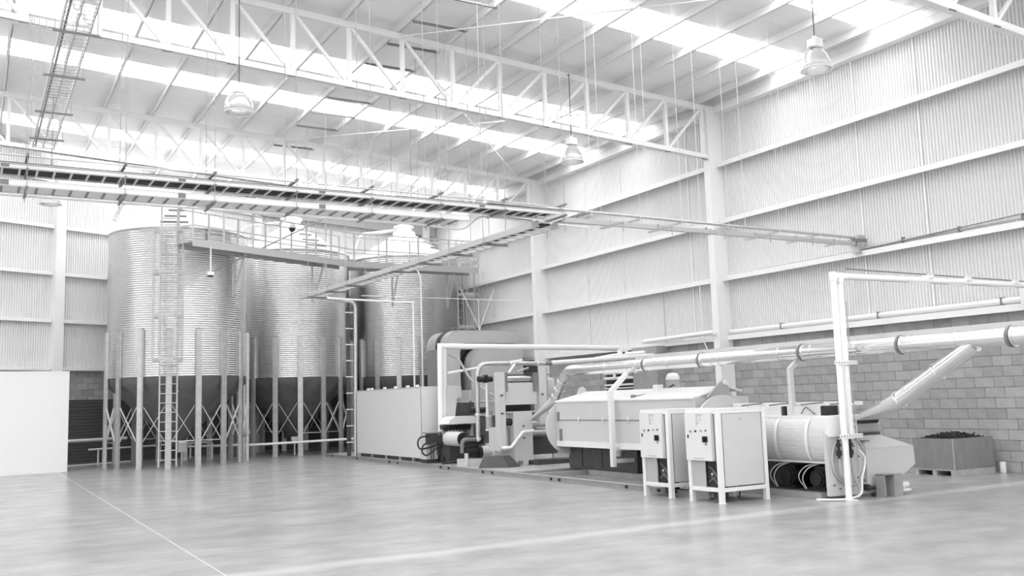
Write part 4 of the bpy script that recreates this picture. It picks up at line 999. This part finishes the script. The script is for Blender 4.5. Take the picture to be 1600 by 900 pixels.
# end housing
EY = -8.0
prof = [(-5.72, .06), (-5.72, 1.22), (-5.05, 1.22), (-5.05, .93), (-4.62, .93), (-4.16, .76), (-4.15, .48), (-4.8, .05)]
MB().prism([(-5.72, .06), (-5.72, .98), (-5.04, .93), (-4.50, .92), (-3.80, .73), (-3.78, .44), (-4.56, .04)], XZ, EY, -7.945).build('end_housing', 'lightgrey', t)
MB().hexa([(-4.92, EY - .06, .73), (-3.80, EY - .06, .72), (-3.80, EY, .72), (-4.95, EY, .73), (-5.0, EY - .005, .93), (-4.5, EY - .005, .92), (-4.5, EY, .92), (-5.0, EY, .93)]).build('sloped_lid', 'lightgrey', t)
MB().prism([(-4.93, .08), (-4.93, .73), (-3.81, .72), (-3.79, .44), (-4.57, .05)], XZ, EY - .055, EY).build('cover', 'lightgrey', t)
MB().box((-5.68, EY - .03, .94), (-5.05, -7.7, 1.24)).build('motor_hood', 'cover', t)
MB().box((-5.25, EY - .034, .96), (-5.245, EY - .03, 1.22)).box((-5.12, EY - .034, 1.05), (-5.09, EY - .03, 1.08)).box((-5.12, EY - .034, 1.14), (-5.09, EY - .03, 1.17)).build('hood_mark', 'tag', t)
MB().cyl((-5.05, EY + .12, 1.04), (-4.45, EY + .12, 1.04), .11, n=20).build('end_motor', 'midgrey', t)
MB().cyl((-5.03, EY + .06, 1.16), (-4.5, EY + .06, 1.15), .05, n=12).build('motor_cap', 'rubber', t)
MB().box((-5.06, EY, .93), (-4.5, EY + .25, .96)).build('motor_bed', 'dark', t)
MB().lathe((0, 0, 0), [(0, 0)], 3)
ring = [(-5.28 + .36 * math.cos(a), .58 + .36 * math.sin(a)) for a in [2 * PI * i / 40 for i in range(41)]]
MB().tube([(u, EY - .015, v) for u, v in ring], .028, 6).build('ring_flange', 'midgrey', t)
MB().prism([(-5.28 + .34 * math.cos(2 * PI * i / 36), .58 + .34 * math.sin(2 * PI * i / 36)) for i in range(36)], XZ, EY - .01, EY).build('round_door', 'lightgrey', t)
for u, v in ((-5.1, .3), (-5.2, .45), (-5.05, .62), (-5.15, .78), (-5.5, .16), (-5.62, .22), (-4.95, .25)): MB().cyl((u, EY - .03, v), (u, EY, v), .014, n=8).build('bolt', 'strut', t)
MB().box((-5.0, EY - .12, .84), (-4.9, EY - .02, .86)).build('lid_handle', 'strut', t)
MB().cyl((-5.0, EY - .08, .14), (-4.86, EY - .12, .14), .03, n=10).box((-4.98, EY - .1, .1), (-4.94, EY, .19)).build('drain_valve', 'rubber', t)
MB().cyl((-4.4, -7.7, .0), (-4.4, -7.7, .5), .04, n=8).build('leg', 'midgrey', t)
MB().cyl((-4.05, -7.5, .6), (-4.2, -7.5, 1.28), .025, n=8).build('rod', 'lightgrey', t)
# floor stand in front of the housing
MB().prism([(-4.95, .1), (-4.95, .90), (-4.5, .90), (-3.82, .71), (-3.81, .46), (-4.6, .07)], XZ, -7.945, -7.45).build('housing_body', 'lightgrey', t)
t = thing('steel_bracket', 'small grey channel bracket standing in front of the white housing', 'bracket', (-4.7, -8.2, 0))
MB().box((-4.86, -8.3, 0), (-4.84, -8.14, .34)).box((-4.84, -8.16, 0), (-4.62, -8.14, .34)).box((-4.64, -8.3, 0), (-4.62, -8.14, .34)).box((-4.62, -8.3, 0), (-4.44, -8.28, .34)).box((-4.86, -8.3, .33), (-4.62, -8.14, .345)).build('channel', 'skid', t)
MB().cyl((-4.62, -8.2, .14), (-4.15, -8.15, .14), .045, n=12).box((-4.62, -8.26, .06), (-4.2, -8.1, .09)).build('bar_roll', 'tray', t)

# --- near white pipe pair
t = thing('pipe_riser', 'pair of tall white pipes standing before the tapered housing and running to the wall', 'pipe', (-5.5, -8.17, 0))
MB().tube([(-5.51, -8.17, 0), (-5.51, -8.17, 3.38), (-0.1, -8.17, 3.40)], .05, 12).build('pipe', 'white', t)
MB().tube([(-5.365, -8.17, .9), (-5.365, -8.17, 3.36), (-5.2, -8.17, 3.37)], .045, 12).build('pipe', 'white', t)
MB().cyl((-5.51, -8.17, 3.3), (-5.51, -8.17, 3.44), .062, n=12).cyl((-5.365, -8.17, 3.28), (-5.365, -8.17, 3.43), .058, n=12).build('elbow_fitting', 'white', t)
MB().box((-5.6, -8.27, 0), (-5.42, -8.07, .015)).build('base_plate', 'white', t)
MB().cyl((-5.22, -8.17, 3.5), (-.2, -8.17, 3.47), .012, n=6).build('cable', 'strut', t)
for x in (-3.3, -2.3, -.95): MB().box((x, -8.24, 3.42), (x + .12, -8.1, 3.49)).box((x - .45, -8.2, 3.33), (x + .05, -8.17, 3.35)).build('clip', 'tray', t)
for z in (2.02, .92):
    MB().box((-5.68, -8.235, z), (-5.18, -8.225, z + .06)).build('perforated_strip', 'white', t)
    for k in range(8): MB().cyl((-5.65 + k * .062, -8.24, z + .03), (-5.65 + k * .062, -8.2345, z + .03), .011, n=6).build('hole', 'strut', t)
for x in (-5.60, -5.34):
    MB().cyl((x, -8.12, .9), (x, -8.12, .62), .022, n=8).cyl((x, -8.12, .8), (x, -8.12, .84), .04, n=8).cyl((x, -8.12, .66), (x, -8.12, .74), .042, n=8).build('valve', 'motor', t)
MB().tube([(-5.60, -8.12, .64), (-5.58, -8.1, .35), (-5.35, -8.1, .2), (-5.15, -8.1, .25)], .018, 8, fillet=.15).build('hose', 'midgrey', t)
MB().tube([(-5.34, -8.12, .64), (-5.3, -8.12, .3), (-5.2, -8.12, .15), (-5.25, -8.14, .02)], .02, 8, fillet=.15).build('hose', 'midgrey', t)
MB().tube([(-5.18, -8.14, .72), (-5.05, -8.14, .62), (-5.1, -8.14, .42), (-5.17, -8.14, .3), (-5.2, -8.16, .06), (-5.6, -8.2, .02), (-5.9, -7.9, .02)], .018, 8, fillet=.12).build('hose', 'tray', t)
MB().cyl((-5.2, -8.12, .4), (-5.2, -8.12, 3.0), .008, n=6).build('thin_cable', 'rod', t)

# --- crate of scraps on a pallet
ca = Vector((-1.22, -6.93, 0)); dl = Vector((.03, .88, 0)); dr = Vector((1.16, -.035, 0))
t = thing('scrap_crate', 'grey crate of dark scraps on a pallet against the block wall', 'crate', (-.64, -6.5, 0))
def cp(u, v, z): q = ca + dl * u + dr * v; return Vector((q.x, q.y, z))
def cbox(u0, u1, v0, v1, z0, z1): return MB().hexa([cp(u0, v0, z0), cp(u0, v1, z0), cp(u1, v1, z0), cp(u1, v0, z0), cp(u0, v0, z1), cp(u0, v1, z1), cp(u1, v1, z1), cp(u1, v0, z1)])
for i in range(4): pass
cbox(0, 1, 0, .02, .11, .68).build('side_board', 'crate', t); cbox(0, 1, .98, 1, .11, .68).build('side_board', 'crate', t)
cbox(0, .02, .02, .98, .11, .68).build('end_board', 'crate', t); cbox(.98, 1, .02, .98, .11, .68).build('end_board', 'crate', t)
cbox(-.008, .008, -.01, .01, .11, .685).build('corner_strip', 'pallet', t)
cbox(0, 1, 0, 1, .09, .12).build('pallet_deck', 'pallet', t)
for u in (0, .45, .9): cbox(u, u + .1, 0, 1, 0, .09).build('pallet_bearer', 'pallet', t)
b = MB()
for i in range(420):
    u, v = random.uniform(.12, .88), random.uniform(.1, .9); h = .61 + .12 * (1 - (2 * u - 1) ** 2) * (1 - (2 * v - 1) ** 2) * random.uniform(.6, 1.1) + random.uniform(-.01, .02)
    c = cp(u, v, h + .02); d = Vector((random.uniform(-1, 1), random.uniform(-1, 1), random.uniform(-.35, .35))).normalized() * random.uniform(.03, .075)
    b.bar(c - d, c + d, random.uniform(.015, .04), random.uniform(.01, .03))
b.build('scraps', 'chip', t, kind='stuff')
MB().lathe((-.06, -7.12, 0), [(0, 0), (.055, 0), (.058, .01), (.058, .195), (.052, .205), (0, .205)], 18).build('white_canister', 'cover', origin=(-.06, -7.12, 0), label='small white canister on the floor by the block wall', cat='canister')
